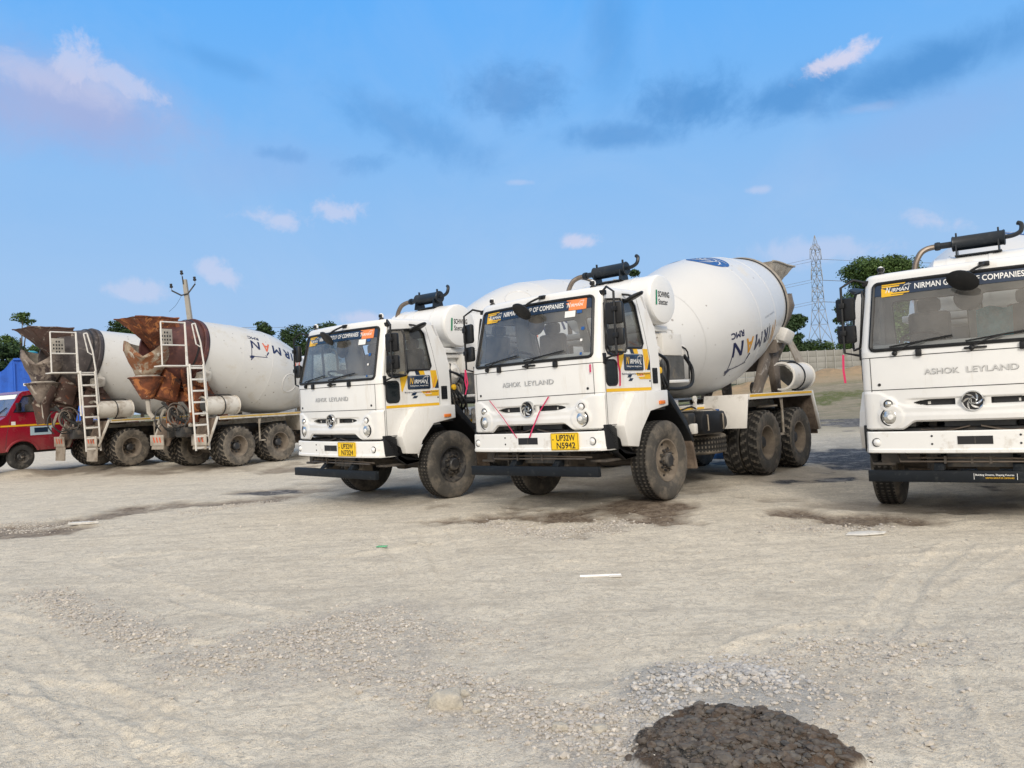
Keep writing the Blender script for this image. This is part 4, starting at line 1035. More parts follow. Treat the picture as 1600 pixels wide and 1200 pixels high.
DRUM_TH = R(14.07)
def truck(loc, rotdeg, label, style='new', spin=0.0, plates=None, tilt=(0, 0), decals=True, black_rim=False, dz=0.0, exh=-.09, ribbons=None, slog=False):
    t = root('concrete_mixer_truck', loc, label, 'mixer truck', 'concrete mixer trucks parked in the yard')
    t.rotation_mode = 'XYZ'
    Mr = Matrix.Rotation(R(rotdeg), 4, 'Z') @ Matrix.Rotation(R(tilt[1]), 4, 'Y') @ Matrix.Rotation(R(tilt[0]), 4, 'X')
    t.rotation_euler = Mr.to_euler()
    old = style != 'new'
    dm, dc = (drumw, mechd) if not old else (drumw_old, rustd if style == 'rust' else darkcone)
    mm = {'new': concr, 'rust': rust, 'grey': grimy}[style]; fr = bodyw if not old else bodyw_old; tp = yellow if not old else yellowold
    cab = part('cab', t, 'cab', cab_shell)
    part('front_panel', t, 'lf', lower_face, angle=28)
    part('panel_trim', cab, 'ft', front_trim); part('windscreen_seal', cab, 'gk', gasket)
    ws = part('windscreen', t, 'pane', pane)
    part('windscreen_banner', ws, 'ban', banner, angle=0); [part('sticker', ws, 'stk%d' % k, lambda: screen_stickers(k), angle=0) for k in range(5)]
    [part('maker_lettering', cab, 'let%d' % k, lambda: cab_letters(k), angle=0) for k in (0, 1)]
    part('emblem', t, 'emb', emblem)
    for s_ in (-1, 1):
        sd_ = 'L' if s_ > 0 else 'R'
        part('headlight', t, 'hl'+sd_, lambda: lamp(s_*.80, 1.148, .090, fx(.80, 1.148)+.014))
        part('indicator', t, 'in'+sd_, lambda: lamp(s_*.815, 1.292, .042, fx(.815, 1.292)+.026, lensc if s_ > 0 else lens))
        part('front_mudguard', t, 'mg'+sd_, lambda: front_mudguard(s_)); part('mudguard_liner', t, 'ra'+sd_, lambda: rear_arch(s_))
        part('mud_flap', t, 'ff'+sd_, lambda: front_flap(s_)); part('side_lamp', t, 'sl'+sd_, lambda: side_lamp(s_))
        part('cab_step', t, 'cs'+sd_, lambda: corner_step(s_)); part('roof_lamp', t, 'rl'+sd_, lambda: beacon(s_))
        ma = part('mirror_arm', t, 'ma'+sd_, lambda: mirror_set(s_))
        part('mirror', ma, 'mh'+sd_, lambda: mirror_head(s_, 2.27, 2.54)); part('mirror', ma, 'ml'+sd_, lambda: mirror_head(s_, 2.01, 2.22))
        part('kerb_mirror', t, 'km'+sd_, lambda: kerb_mirror(s_))
        def sg():
            b = MB(); b.use(sideglass).panel([(1.02, 2.60), (.60, 2.625), (.40, 2.62), (.35, 2.56), (.262, 2.06), (.30, 2.01), (.70, 2.0), (.78, 1.93), (.98, 1.90), (1.10, 1.93), (1.13, 1.98), (1.05, 2.55)], [], lambda u, v, o: (u, s_*(hw(v)-.018), v)); return b
        part('side_window', t, 'sg'+sd_, sg)
        def dl():
            b = MB(); P = rrect(.925, 1.165, 1.535, 1.845, .06); b.use(darkwin).panel(P, [], lambda u, v, o: (u, s_*(1.086+.004-o), v), .01)
            b.use(black).tube([(u, s_*1.089, v) for u, v in P], .012, 6, closed=True)
            return b
        part('door_window', t, 'dl'+sd_, dl)
        def vw():                                        # quarter vent pane, swung a little open
            b = MB(); L = [(1.13, 0, 1.95), (1.06, 0, 2.60), (.86, .13, 2.60), (.88, .13, 1.93)]; P = [Vector((x, s_*(hw(z)+.02+o), z)) for x, o, z in L]
            b.use(sideglass).poly(P); Q = []
            for i in range(4):
                for t_ in (.12, .5, .88): Q.append(P[i].lerp(P[(i+1) % 4], t_))
            b.use(black).tube(Q, .015, 6, closed=True); return b
        part('vent_window', t, 'vw'+sd_, vw)
        def cowl():
            b = MB(); b.use(interiorl).grid([[(fx(u*hw(z), z, -.03), u*hw(z), z) for u in [-.88+1.76*i/20 for i in range(21)]] for z in (1.88, 1.955)]); return b
        if s_ > 0: part('inner_cowl', t, 'cowl', cowl)
        def vent():
            b = MB(); b.use(black).panel(rrect(-.035, .085, 1.54, 1.745, .012), [], lambda u, v, o: (u, s_*(1.086+.008-o), v), .01)
            for i in range(5): b.use(ink).box(-.02, .07, min(s_*1.092, s_*1.097), max(s_*1.092, s_*1.097), 1.565+i*.036, 1.585+i*.036)
            return b
        part('air_vent', t, 've'+sd_, vent)
        def hnd():
            b = MB(); b.use(ink).lathe([(0, .013), (s_*.006, .012), (s_*.007, .001)], (.16, s_*1.086, 1.575), 'y', 12); return b
        part('door_lock', t, 'hn'+sd_, hnd)
        def stripe():
            b = MB(); b.use(yellow).box(.14, 1.205-.03, min(s_*1.087, s_*1.0895), max(s_*1.087, s_*1.0895), 1.452, 1.492); return b
        part('reflective_stripe', t, 'st'+sd_, stripe)
        if decals:
            dd = part('door_decal', t, 'dd'+sd_, lambda: decal_door(s_), angle=0); part('door_board', t, 'db'+sd_, lambda: decal_board(s_), angle=0)
    bp_ = part('bumper', t, 'bump', bumper)
    for s_ in (-1, 1): part('fog_lamp', bp_, 'fg%d' % s_, lambda: lamp(s_*.955, .868, .043, 1.34, lensc))
    if plates: part('number_plate', bp_, 'np'+plates[2], lambda: number_plate(*plates))
    gb = part('guard_bar', t, 'gb', guard_bar)
    if slog: part('slogan_sticker', gb, 'slo', slogan, angle=0)
    part('engine_and_springs', t, 'uf', underfront)
    for y in (-.72, .02): part('wiper', t, 'wp%g' % y, lambda: wiper(y))
    part('front_mirror', t, 'fm', front_mirror); part('cab_disc', t, 'cf', cab_disc)
    for y in (-.5, .52): part('seat', t, 'se%g' % y, lambda: seat(y))
    part('dashboard', t, 'da', dash); part('steering_wheel', t, 'sw', steering)
    # wheels
    def wheel(x, y, front, s_, inner=False, tag_=''):
        st = 'F' if front else 'R'; rm_ = rimblack if (front and black_rim) else rimdust
        w_ = part('wheel', t, 'rim'+st+rm_.name, lambda: wheel_rim(front, rm_))
        w_.location = (x, y, .522); w_.rotation_euler = (0, 0, 0 if s_ > 0 else pi)
        tt = part('tyre', w_, 'ty'+st+('d' if old else ''), lambda: wheel_tyre(not front, old), angle=30)
        tt.rotation_euler = (0, random.random()*6, 0)
        if not inner:
            h = part('hub', w_, 'hub'+st+rm_.name, lambda: hub(front, rimblack if not old else rimdust)); h.rotation_euler = (0, random.random()*6, 0)
    for s_ in (-1, 1):
        wheel(0, s_*1.062, True, s_)
        for x in (-3.187, -4.535): wheel(x, s_*1.08, False, s_); wheel(x, s_*.76, False, -s_, True)
    sp = part('spare_wheel', t, 'spare', lambda: wheel_rim(False, mechd)); sp.location = (-1.90, .52, .60); sp.rotation_euler = (R(90), 0, 0)
    part('tyre', sp, 'tyFd', lambda: wheel_tyre(False, True), angle=30)
    # body
    part('chassis_frame', t, 'fr'+style, lambda: frame(fr, tp, old))
    for s_ in (-1, 1):
        part('rear_mudguard', t, 'rg%d%s' % (s_, old), lambda: rear_guard(s_, fr, tp, flap)); part('mud_flap', t, 'tf%d%s' % (s_, style), lambda: tail_flap(s_, {'new': 0, 'rust': 1, 'grey': 2}[style]))
    part('fuel_tank', t, 'fu', fuel_tank)
    wt = part('water_tank', t, 'wt', water_tank); part('tank_lettering', wt, 'tl', tank_letters, angle=0)
    part('silencer', t, 'si%g' % exh, lambda: silencer(exh)); part('exhaust_pipe', t, 'ep%g' % exh, lambda: exhaust_pipe(exh))
    part('drum_drive', t, 'ma', machinery); part('oil_cooler', t, 'oc', oil_cooler)
    ax = Vector((-cos(DRUM_TH), 0, sin(DRUM_TH))); bx = Vector((sin(DRUM_TH), 0, cos(DRUM_TH)))
    d = part('drum', t, 'drum'+style, lambda: drum_mesh(dm, dc), angle=25)
    Md = Matrix((bx, Vector((0, 1, 0)), ax)).transposed() @ Matrix.Rotation(R(spin), 3, 'Z')
    d.rotation_euler = Md.to_euler(); d.location = (-.85, 0, 1.956+dz)
    part('loading_hopper', t, 'ho'+style, lambda: hopper(mm)); part('discharge_funnel', t, 'di'+style, lambda: discharge({'rust': rustc, 'grey': grimyc, 'new': mechb}[style], concr))
    if style == 'grey': part('delivery_chute', t, 'cc'+style, lambda: curved_chute(mm))
    part('swivel_chute', t, 'sc'+style, lambda: swivel_chute(mm, 'down' if old else 'side')) if style == 'new' else part('hose_tangle', t, 'hose', hoses)
    part('drum_support', t, 'pe'+style, lambda: pedestal(mm if old else mechb, fr))
    part('ladder', t, 'la', ladder); part('service_platform', t, 'pl', platform)
    part('chute_extension', t, 'ce'+('R' if old else 'L')+style, lambda: chute_piece(-1 if old else 1, fr))
    for k, path in enumerate(ribbons or []): part('ribbon', t, 'rib%d_%d' % (id(ribbons), k), lambda: ribbon([path], .007 if k == 0 and len(ribbons) > 2 else .012), angle=0)
    return t

POSE = {'T1': (-1.8437, 12.8882, .0044, -132.478, -.196, .502), 'T2': (1.1129, 11.0135, .0510, -131.240, .867, -.316), 'T3': (5.6117, 9.2399, -.0537, -125.320, .468, -.158),
        'A': (-5.642, 24.650, .067, 56, 0, 0), 'B': (-8.958, 25.994, .116, 54, 0, 0)}
def place(k, **kw):
    x, y, z, a, r, p = POSE[k]; return truck((x, y, z), a, tilt=(r, p), **kw)
rib2 = [[(fx(-.62, 1.445)+.012, -.70, 1.44), (1.43, -.40, 1.2), (1.44, -.17, .93)], [(fx(.35, 1.445)+.012, .34, 1.44), (1.43, .22, 1.25), (1.435, .10, 1.05), (1.44, .04, .93)],
        [(fx(.9, 1.7)+.01, .96, 1.80), (fx(.9, 1.7)+.02, .965, 1.70)], [(.90, 1.10, 1.97), (.91, 1.105, 1.80), (.89, 1.11, 1.70), (.90, 1.105, 1.52)]]
rib2.append([(1.19, -1.285, 1.90), (1.20, -1.29, 1.74), (1.19, -1.27, 1.62)]); rib2.append([(1.19, -1.28, 1.90), (1.19, -1.25, 1.70), (1.19, -1.31, 1.55)])
rib3 = [[(1.19, -1.285, 1.88), (1.20, -1.29, 1.70), (1.19, -1.28, 1.55)]]
rib1 = [[(1.19, 1.285, 1.88), (1.20, 1.29, 1.70), (1.19, 1.28, 1.55)]]
T1 = place('T1', label='white mixer truck with black front rims, its yellow plate ending N7324', plates=(.41, 'UP32W', 'N7324'), spin=159, exh=.06, black_rim=True, ribbons=None)
T2 = place('T2', label='white mixer truck with two pink ribbons across its grille and plate ending N5942', plates=(.58, 'UP32W', 'N5942'), spin=0, ribbons=rib2)
T3 = place('T3', label='white mixer truck cut by the right edge, slogan on its black guard bar', spin=30, exh=-.26, ribbons=rib3, slog=True)
TA = place('A', label='mixer truck seen from behind with bright orange-brown rust over its hopper', style='rust', spin=22)
TB = place('B', label='mixer truck seen from behind with dark grimy drum cone, beside the red pickup', style='grey', spin=140)

# ---------------------------------------------------------------- ground
rng = np.random.default_rng(5)
HASH = rng.random((512, 512))
def vnoise(x, y, ox=0):
    x = x+ox*17.3; y = y+ox*9.7; xi = np.floor(x).astype(int); yi = np.floor(y).astype(int); fx_, fy_ = x-xi, y-yi
    fx_ = fx_*fx_*(3-2*fx_); fy_ = fy_*fy_*(3-2*fy_); a = HASH[xi % 512, yi % 512]; b = HASH[(xi+1) % 512, yi % 512]; c = HASH[xi % 512, (yi+1) % 512]; d = HASH[(xi+1) % 512, (yi+1) % 512]
    return (a*(1-fx_)+b*fx_)*(1-fy_)+(c*(1-fx_)+d*fx_)*fy_-.5
def fbm(x, y, sc, n=4, g=.5, ox=0):
    s_ = 0; a = 1
    for k in range(n): s_ = s_+a*vnoise(x*sc*2**k, y*sc*2**k, ox+k*3); a *= g
    return s_
def seg_dist(x, y, P):
    """distance to a polyline and length along it"""
    best = np.full(x.shape, 1e9); along = np.zeros(x.shape); side = np.zeros(x.shape); L = 0
    for (ax_, ay), (bx_, by) in zip(P, P[1:]):
        dx, dy = bx_-ax_, by-ay; l = math.hypot(dx, dy); t = np.clip(((x-ax_)*dx+(y-ay)*dy)/(l*l), 0, 1)
        d = np.hypot(x-ax_-t*dx, y-ay-t*dy); m = d < best; best = np.where(m, d, best); along = np.where(m, L+t*l, along)
        side = np.where(m, ((x-ax_)*dy-(y-ay)*dx)/l, side); L += l
    return best, along, side
def px2(pts): return [tuple(gp(*p)[:2]) for p in pts]
def contact(k, x, y):
    X, Y, Z, a, r_, p_ = POSE[k]
    Mr = Matrix.Rotation(R(a), 3, 'Z') @ Matrix.Rotation(R(p_), 3, 'Y') @ Matrix.Rotation(R(r_), 3, 'X'); v = Mr @ Vector((x, y, 0.0)); return (X+v.x, Y+v.y, Z+v.z)
CON = [contact(k, x, y) for k in POSE for x in (0, -3.187, -4.535) for y in (-.95, .95)]

TRACKS = [(px2(P), w_) for P, w_ in [
    ([(-60, 900), (200, 870), (480, 850), (700, 835)], .26), ([(1000, 830), (1250, 870), (1480, 960), (1600, 1040)], .26), ([(-60, 1060), (150, 1090), (400, 1180)], .24),
    ([(112, 862), (150, 888), (230, 912), (330, 945), (440, 965), (620, 972)], .26), ([(160, 1210), (290, 1110), (420, 1020)], .26), ([(370, 1210), (520, 1090), (640, 1010)], .26),
    ([(-20, 985), (80, 1050), (180, 1125), (250, 1210)], .28), ([(-60, 960), (60, 985), (220, 1010), (330, 1018)], .26), ([(240, 1150), (340, 1210)], .3),
    ([(700, 1010), (640, 880), (560, 800), (520, 770)], .24), ([(820, 1210), (760, 1000), (700, 880), (660, 815)], .28), ([(1500, 1210), (1440, 1050), (1500, 940), (1620, 860)], .28),
    ([(1360, 1000), (1430, 900), (1500, 850)], .24), ([(900, 880), (1100, 900), (1300, 880), (1600, 860)], .26), ([(-40, 1120), (60, 1190), (90, 1230)], .26), ([(1100, 860), (900, 840), (700, 850), (500, 880)], .24), ([(960, 1100), (1250, 990), (1620, 960)], .26)]]
MUDS = [(px2(P), w_, st) for P, w_, st in [
    ([(-40, 832), (40, 826), (110, 815), (200, 800), (300, 788), (430, 778)], .52, .95), ([(20, 830), (90, 828)], .42, 1.0), ([(380, 770), (470, 766)], .42, .7),
    ([(815, 798), (890, 806), (980, 796)], .85, 1.3), ([(1235, 803), (1300, 808), (1360, 806)], .45, 1.2), ([(-100, 741), (200, 737), (470, 731)], .9, .8), ([(820, 752), (1010, 760)], 1.1, .55), ([(560, 752), (740, 765)], .9, .5),
    ([(1090, 742), (1300, 735)], 1.2, .45), ([(1380, 790), (1700, 790)], .9, .65), ([(1100, 720), (1250, 708)], 2.2, .45)]]
GRAV = [(px2(P), w_, st) for P, w_, st in [
    ([(60, 925), (110, 950), (180, 985), (260, 1005)], .22, .9), ([(470, 985), (560, 975), (590, 1000)], .36, 1.0), ([(290, 1040), (360, 1030), (430, 1045)], .34, .9),
    ([(430, 995), (530, 1030), (640, 1065), (760, 1090), (860, 1125), (960, 1140)], .24, 1.0), ([(1010, 1130), (1060, 1075), (1140, 1062), (1200, 1085)], .26, 1.3), ([(1260, 1100), (1380, 1100)], .40, .8),
    ([(1200, 1035), (1330, 1020), (1480, 1010)], .28, .7), ([(880, 1130), (990, 1180), (1010, 1205)], .20, 1.1), ([(600, 985), (820, 1000)], .3, .4), ([(300, 800), (420, 782)], .3, .6), ([(760, 822), (870, 838), (990, 815)], .3, .8), ([(1200, 826), (1380, 824)], .25, .6), ([(0, 822), (100, 820)], .4, .7)]]
PIT = px2([(1085, 1190), (1150, 1170), (1215, 1190)])
WET = [(px2(P), w_, st) for P, w_, st in [([(1290, 714), (1400, 716), (1700, 715)], 2.4, 1.2), ([(440, 768), (400, 770)], .3, .9), ([(1340, 660), (1420, 662)], 2.2, .9)]]
GRASS = [(px2(P), w_, st) for P, w_, st in [([(1285, 642), (1312, 640)], 1.5, 1.0), ([(1420, 640), (1600, 640)], 2.5, .6)]]
MOUND = [tuple(at(px, 594, 45.5)[:2]) for px in (1120, 1215, 1250, 1300, 1340, 1400, 1480)]

_d = ray(33.8, 733); _wp = Vector((0, 0, CAM_H))+_d*(21.8/_d.y); VANC = [(_wp.x, _wp.y, _wp.z)]
def ground_fields(x, y, detail=True):
    r = np.hypot(x, y); warp = fbm(x, y, 1.3, 4, .6, 2)
    z = .035*fbm(x, y, .35, 3, .5, 1)*np.clip(r/4, 0, 1)
    rise = np.clip((y+.25*x-34)/20, 0, 1)*np.clip((x-6)/10, 0, 1); rise = rise*rise*(3-2*rise)
    z = z+1.62*rise
    f = {'heap': np.zeros(x.shape)}
    mud = np.zeros(x.shape)
    for P, w_, st in MUDS:
        d, _, _ = seg_dist(x, y, P); dd = d/w_+warp*1.5+.35*vnoise(x*9, y*9, 4)
        m = np.clip((1.25-dd)/.8, 0, 1)*st; mud = np.maximum(mud, m)
    grav = np.zeros(x.shape)
    for P, w_, st in GRAV:
        d, _, _ = seg_dist(x, y, P); dd = d/w_+warp*1.6; grav = np.maximum(grav, np.clip((1.25-dd)/.7, 0, 1)*st)
    wet = np.zeros(x.shape)
    for P, w_, st in WET:
        d, _, _ = seg_dist(x, y, P); wet = np.maximum(wet, np.clip((1.1-(d/w_+warp*1.3))/.3, 0, 1)*st)
    grs = np.zeros(x.shape)
    for P, w_, st in GRASS:
        d, _, _ = seg_dist(x, y, P); grs = np.maximum(grs, np.clip((1.1-(d/w_+warp*1.2))/.5, 0, 1)*st)
    grs = np.maximum(grs, np.clip((y-45.6)/.8+warp, 0, 1)*(x > 8)*1.0); grs = np.maximum(grs, np.clip((r-75)/20, 0, 1))
    # bank of pale earth in front of the wall
    d, _, _ = seg_dist(x, y, MOUND); mo = np.clip(1-d/2.6, 0, 1); mo = mo*mo*(3-2*mo); z = z+mo*(.55+.5*fbm(x, y, .6, 3, .5, 6)); 
    earth = np.clip((r-20)/10, 0, 1)*np.clip((x-3)/4, 0, 1)
    pit = np.zeros(x.shape); tone = .5+fbm(x, y, .22, 4, .55, 11)
    if detail:
        near = np.clip((22-r)/8, 0, 1)
        z = z+near*(.020*fbm(x, y, 1.6, 3, .55, 7)+.011*np.abs(fbm(x, y, 5, 4, .6, 8))+.007*np.abs(fbm(x, y, 22, 2, .6, 9))*(1+fbm(x, y, .8, 2, .5, 21)*1.5))
        tr = np.zeros(x.shape)
        for P, w_ in TRACKS:
            d, al, sd_ = seg_dist(x, y, P); ww = w_/2; m = np.clip((ww-d)/.025, 0, 1)*np.clip(.75+warp*1.8, .0, 1)
            tread = .5+.5*np.sin(al*2*pi/.075+np.sign(sd_)*np.abs(sd_)*38); rid = .5+.5*np.cos(sd_*2*pi/.055)
            z = z-m*(.012-.010*tread*(.4+.6*rid)); z = z+.009*np.exp(-((d-ww-.03)/.025)**2)*np.clip(.6+warp*2, 0, 1); tr = np.maximum(tr, m*(.3+.7*tread))
        f['track'] = tr
        z = z-.045*mud*near+.03*mud*near*np.abs(fbm(x, y, 6, 3, .6, 12)); z = z+.02*grav*near*np.abs(fbm(x, y, 16, 2, .6, 13))
        d, _, _ = seg_dist(x, y, PIT); dd = d/.29+fbm(x, y, 2.6, 4, .6, 14)*.5
        pit = np.clip((1.08-dd)/.10, 0, 1); z = z+np.clip((1.25-dd)/.6, 0, 1)*.050+pit*(.045*np.abs(fbm(x, y, 7, 3, .6, 15))+.012*np.floor(3*(vnoise(x*15, y*15, 3)+.5))/3)
        d2, _, _ = seg_dist(x, y, px2([(1080, 1085), (1180, 1090)])); hp = np.clip(1.1-d2/.42+warp*.6, 0, 1); z = z+.045*hp; f['heap'] = np.clip(hp*2.2, 0, 1)*(1-pit)
    for cx, cy, cz in CON+VANC:                                # the yard is uneven: wheels stand where it carries them
        g = np.exp(-((x-cx)**2+(y-cy)**2)/(2*.55**2)); z = z*(1-g)+cz*g
    f.update(mud=mud, grav=grav, wet=wet, grass=grs, earth=earth, pit=pit, tone=tone, mound=mo)
    return z, f

def ground_sheet():
    dense = np.arange(-40, 40.01, .17); coarse = np.concatenate([np.arange(-180, -40, 4.0), dense, np.arange(44, 180, 4.0)]); th = np.radians(coarse)
    rs = [.5, 1.0, 1.6, 2.2]; r = 2.4
    while r < 18: rs.append(r); r *= 1.0056
    while r < 70: rs.append(r); r *= 1.014
    while r < 6000: rs.append(r); r *= 1.13
    rs = np.array(rs); Rr, T_ = np.meshgrid(rs, th, indexing='ij'); x = Rr*np.sin(T_); y = Rr*np.cos(T_)
    z, f = ground_fields(x, y); n, m = x.shape
    V = np.stack([x, y, z], -1).reshape(-1, 3); i = np.arange(n-1)[:, None]*m; j = np.arange(m)[None, :]; j2 = (j+1) % m
    F = np.stack([i+j, i+j2, i+m+j2, i+m+j], -1).reshape(-1, 4)
    c = len(V); V = np.vstack([V, [[0, 0, z[0].mean()]]])
    tri = np.stack([np.full(m, c), (np.arange(m)+1) % m, np.arange(m)], -1)
    me = bpy.data.meshes.new('ground'); me.vertices.add(len(V)); me.vertices.foreach_set('co', V.ravel().astype(np.float32))
    loops = np.concatenate([F[:, ::-1].ravel(), tri[:, ::-1].ravel()]); ls = np.concatenate([np.arange(len(F))*4, len(F)*4+np.arange(len(tri))*3])
    me.loops.add(len(loops)); me.polygons.add(len(ls)); me.loops.foreach_set('vertex_index', loops.astype(np.int32)); me.polygons.foreach_set('loop_start', ls.astype(np.int32))
    me.update(calc_edges=True); me.validate(); me.polygons.foreach_set('use_smooth', [True]*len(me.polygons))
    for k in ('heap', 'mud', 'grav', 'wet', 'grass', 'earth', 'pit', 'tone', 'track', 'mound'):
        a = me.attributes.new(k, 'FLOAT', 'POINT'); a.data.foreach_set('value', np.append(f[k].ravel(), 0).astype(np.float32))
    return me
def ground_mat():
    m = bpy.data.materials.new('dusty_yard_soil'); m.use_nodes = True; T = NT(m.node_tree); b = T.n['Principled BSDF']; P = T.new('ShaderNodeTexCoord').outputs['Object']
    A = lambda k: (lambda n: (setattr(n, 'attribute_name', k), n.outputs['Fac'])[1])(T.new('ShaderNodeAttribute'))
    n1 = T.noise(P, .45, 5, .6, .4); n2 = T.noise(P, 2.6, 6, .65, .6); n3 = T.noise(P, 13, 6, .7); n4 = T.noise(P, 55, 4, .7); n5 = T.noise(P, 160, 2, .7); n7 = T.noise(P, 6, 7, .72, 1.2)
    mp = T.new('ShaderNodeMapping'); mp.inputs['Rotation'].default_value = (0, 0, .35); mp.inputs['Scale'].default_value = (.35, 2.2, 1); T.l.new(P, mp.inputs[0]); n6 = T.noise(mp.outputs[0], 1.1, 6, .65, .3)
    c = T.mix(T.ramp(n1, .35, .65), (.77, .695, .565), (.73, .665, .55))
    c = T.mix(T.math('MULTIPLY', T.ramp(A('tone'), .2, .9), .5), c, (.76, .70, .59))
    c = T.mix(T.math('MULTIPLY', T.ramp(n6, .50, .68), .38), c, (.50, .455, .385))
    c = T.mix(T.math('MULTIPLY', T.ramp(n2, .50, .66), .40), c, (.48, .44, .375))
    c = T.mix(T.math('MULTIPLY', T.ramp(n3, .52, .64), .42), c, (.42, .385, .325))
    c = T.mix(T.math('MULTIPLY', T.ramp(n4, .54, .66), .45), c, (.80, .74, .64)); c = T.mix(T.math('MULTIPLY', T.ramp(n5, .54, .64), .55), c, (.25, .23, .20))
    c = T.mix(T.math('MULTIPLY', T.math('MULTIPLY', T.ramp(n7, .47, .50, 0, 1), T.ramp(n7, .50, .53, 1, 0)), .55), c, (.26, .24, .21))
    c = T.mix(T.math('MULTIPLY', T.ramp(T.noise(mp.outputs[0], 3.4, 7, .7, .5), .52, .60), .40), c, (.40, .365, .31))
    c = T.mix(T.math('MULTIPLY', A('track'), .30), c, (.74, .68, .57))
    c = T.mix(T.math('MULTIPLY', T.ramp(T.noise(P, .9, 6, .62, 1.2), .48, .64), .22), c, (.48, .42, .335))
    gcol = T.mix(T.ramp(n4, .42, .58), (.29, .27, .25), (.56, .52, .465)); c = T.mix(T.math('MULTIPLY', A('grav'), T.ramp(n3, .35, .6, .15, .65)), c, gcol)
    ecol = T.mix(T.ramp(n2, .4, .62), (.17, .145, .10), (.27, .23, .165)); ecol = T.mix(T.ramp(n6, .44, .62), ecol, (.13, .13, .075)); ecol = T.mix(T.ramp(n3, .58, .68, 0, .6), ecol, (.42, .38, .31)); c = T.mix(T.math('MULTIPLY', A('earth'), .85), c, ecol)
    c = T.mix(T.math('MULTIPLY', A('mound'), T.math('SUBTRACT', 1.0, A('grass'))), c, T.mix(T.ramp(n2, .4, .65), (.40, .28, .17), (.26, .20, .13)))
    c = T.mix(T.math('MULTIPLY', A('grass'), T.ramp(n2, .32, .5)), c, T.mix(T.ramp(n3, .35, .65), (.055, .095, .025), (.17, .16, .07)))
    mcol = T.mix(T.ramp(n3, .40, .60), (.11, .08, .058), (.25, .20, .15)); mcol = T.mix(T.ramp(n4, .55, .65, 0, .6), mcol, (.36, .32, .27)); c = T.mix(T.math('MULTIPLY', A('mud'), T.ramp(n2, .38, .60, 1.0, .72)), c, mcol)
    wcol = T.mix(T.ramp(n3, .40, .62), (.028, .030, .038), (.12, .118, .12)); wcol = T.mix(T.ramp(n2, .52, .62), wcol, (.30, .285, .27)); wcol = T.mix(T.ramp(n4, .56, .64), wcol, (.34, .33, .32)); c = T.mix(A('wet'), c, wcol)
    c = T.mix(T.math('MULTIPLY', A('heap'), .8), c, T.mix(T.ramp(n3, .4, .6), (.27, .27, .265), (.42, .415, .40)))
    pcol = T.mix(T.ramp(n2, .42, .58), (.045, .043, .040), (.10, .07, .05)); pcol = T.mix(T.ramp(n4, .5, .7), pcol, (.17, .15, .13)); c = T.mix(A('pit'), c, pcol)
    T.l.new(c, b.inputs['Base Color']); rough = T.math('SUBTRACT', .95, T.math('MULTIPLY', A('wet'), .12)); rough = T.math('SUBTRACT', rough, T.math('MULTIPLY', A('mud'), .15)); T.l.new(rough, b.inputs['Roughness']); b.inputs['Specular IOR Level'].default_value = .25
    v = T.new('ShaderNodeTexVoronoi'); v.inputs['Scale'].default_value = 42; T.l.new(P, v.inputs['Vector']); peb = T.math('MULTIPLY', T.ramp(v.outputs[0], .0, .45, 1, 0), T.ramp(n3, .45, .7, .15, 1))
    h = T.math('ADD', T.math('MULTIPLY', n4, .55), T.math('ADD', T.math('MULTIPLY', n5, .3), T.math('MULTIPLY', peb, .45))); h = T.math('ADD', h, T.math('MULTIPLY', n3, .8))
    bp = T.new('ShaderNodeBump'); bp.inputs['Strength'].default_value = .9; bp.inputs['Distance'].default_value = .020; T.l.new(h, bp.inputs['Height']); T.l.new(bp.outputs[0], b.inputs['Normal'])
    return m
gme = ground_sheet(); gme.materials.append(ground_mat()); obj('ground', gme, kind='structure')
def gz(x, y):
    z, _ = ground_fields(np.array([float(x)]), np.array([float(y)])); return float(z[0])

# loose stones: one blob per stone, all in one object
ICO = bmesh.new(); bmesh.ops.create_icosphere(ICO, subdivisions=1, radius=1); ICO.verts.ensure_lookup_table()
IV = np.array([v.co[:] for v in ICO.verts]); IF = np.array([[v.index for v in f.verts] for f in ICO.faces]); ICO.free()
def pebbles(name, X, Y, S, m, flat=.6, sink=.25, rough=.25):
    n = len(X); z, _ = ground_fields(X, Y); V = np.repeat(IV[None], n, 0)*(1+.38*(rng.random((n, len(IV), 1))-.5)); V[..., 0] *= rng.uniform(.7, 1.35, (n, 1)); V[..., 1] *= rng.uniform(.7, 1.2, (n, 1)); V[..., 2] *= flat*rng.uniform(.7, 1.2, (n, 1)); V = V*(1+rough*(rng.random(V.shape)-.5))
    a = rng.random(n)*2*pi; c, s_ = np.cos(a)[:, None], np.sin(a)[:, None]; vx = V[..., 0]*c-V[..., 1]*s_; vy = V[..., 0]*s_+V[..., 1]*c
    V = np.stack([vx, vy, V[..., 2]], -1)*S[:, None, None]; V += np.stack([X, Y, z+S*flat*(1-2*sink)], -1)[:, None, :]
    F = (IF[None]+(np.arange(n)*len(IV))[:, None, None]).reshape(-1, 3)
    me = bpy.data.meshes.new(name); me.vertices.add(n*len(IV)); me.vertices.foreach_set('co', V.ravel().astype(np.float32)); me.loops.add(F.size); me.polygons.add(len(F)); me.loops.foreach_set('vertex_index', F.ravel().astype(np.int32)); me.polygons.foreach_set('loop_start', (np.arange(len(F))*3).astype(np.int32))
    at_ = me.attributes.new('rnd', 'FLOAT', 'POINT'); at_.data.foreach_set('value', np.repeat(rng.random(n), len(IV)).astype(np.float32)); me.update(calc_edges=True); me.materials.append(m); me.polygons.foreach_set('use_smooth', [False]*len(me.polygons)); return me
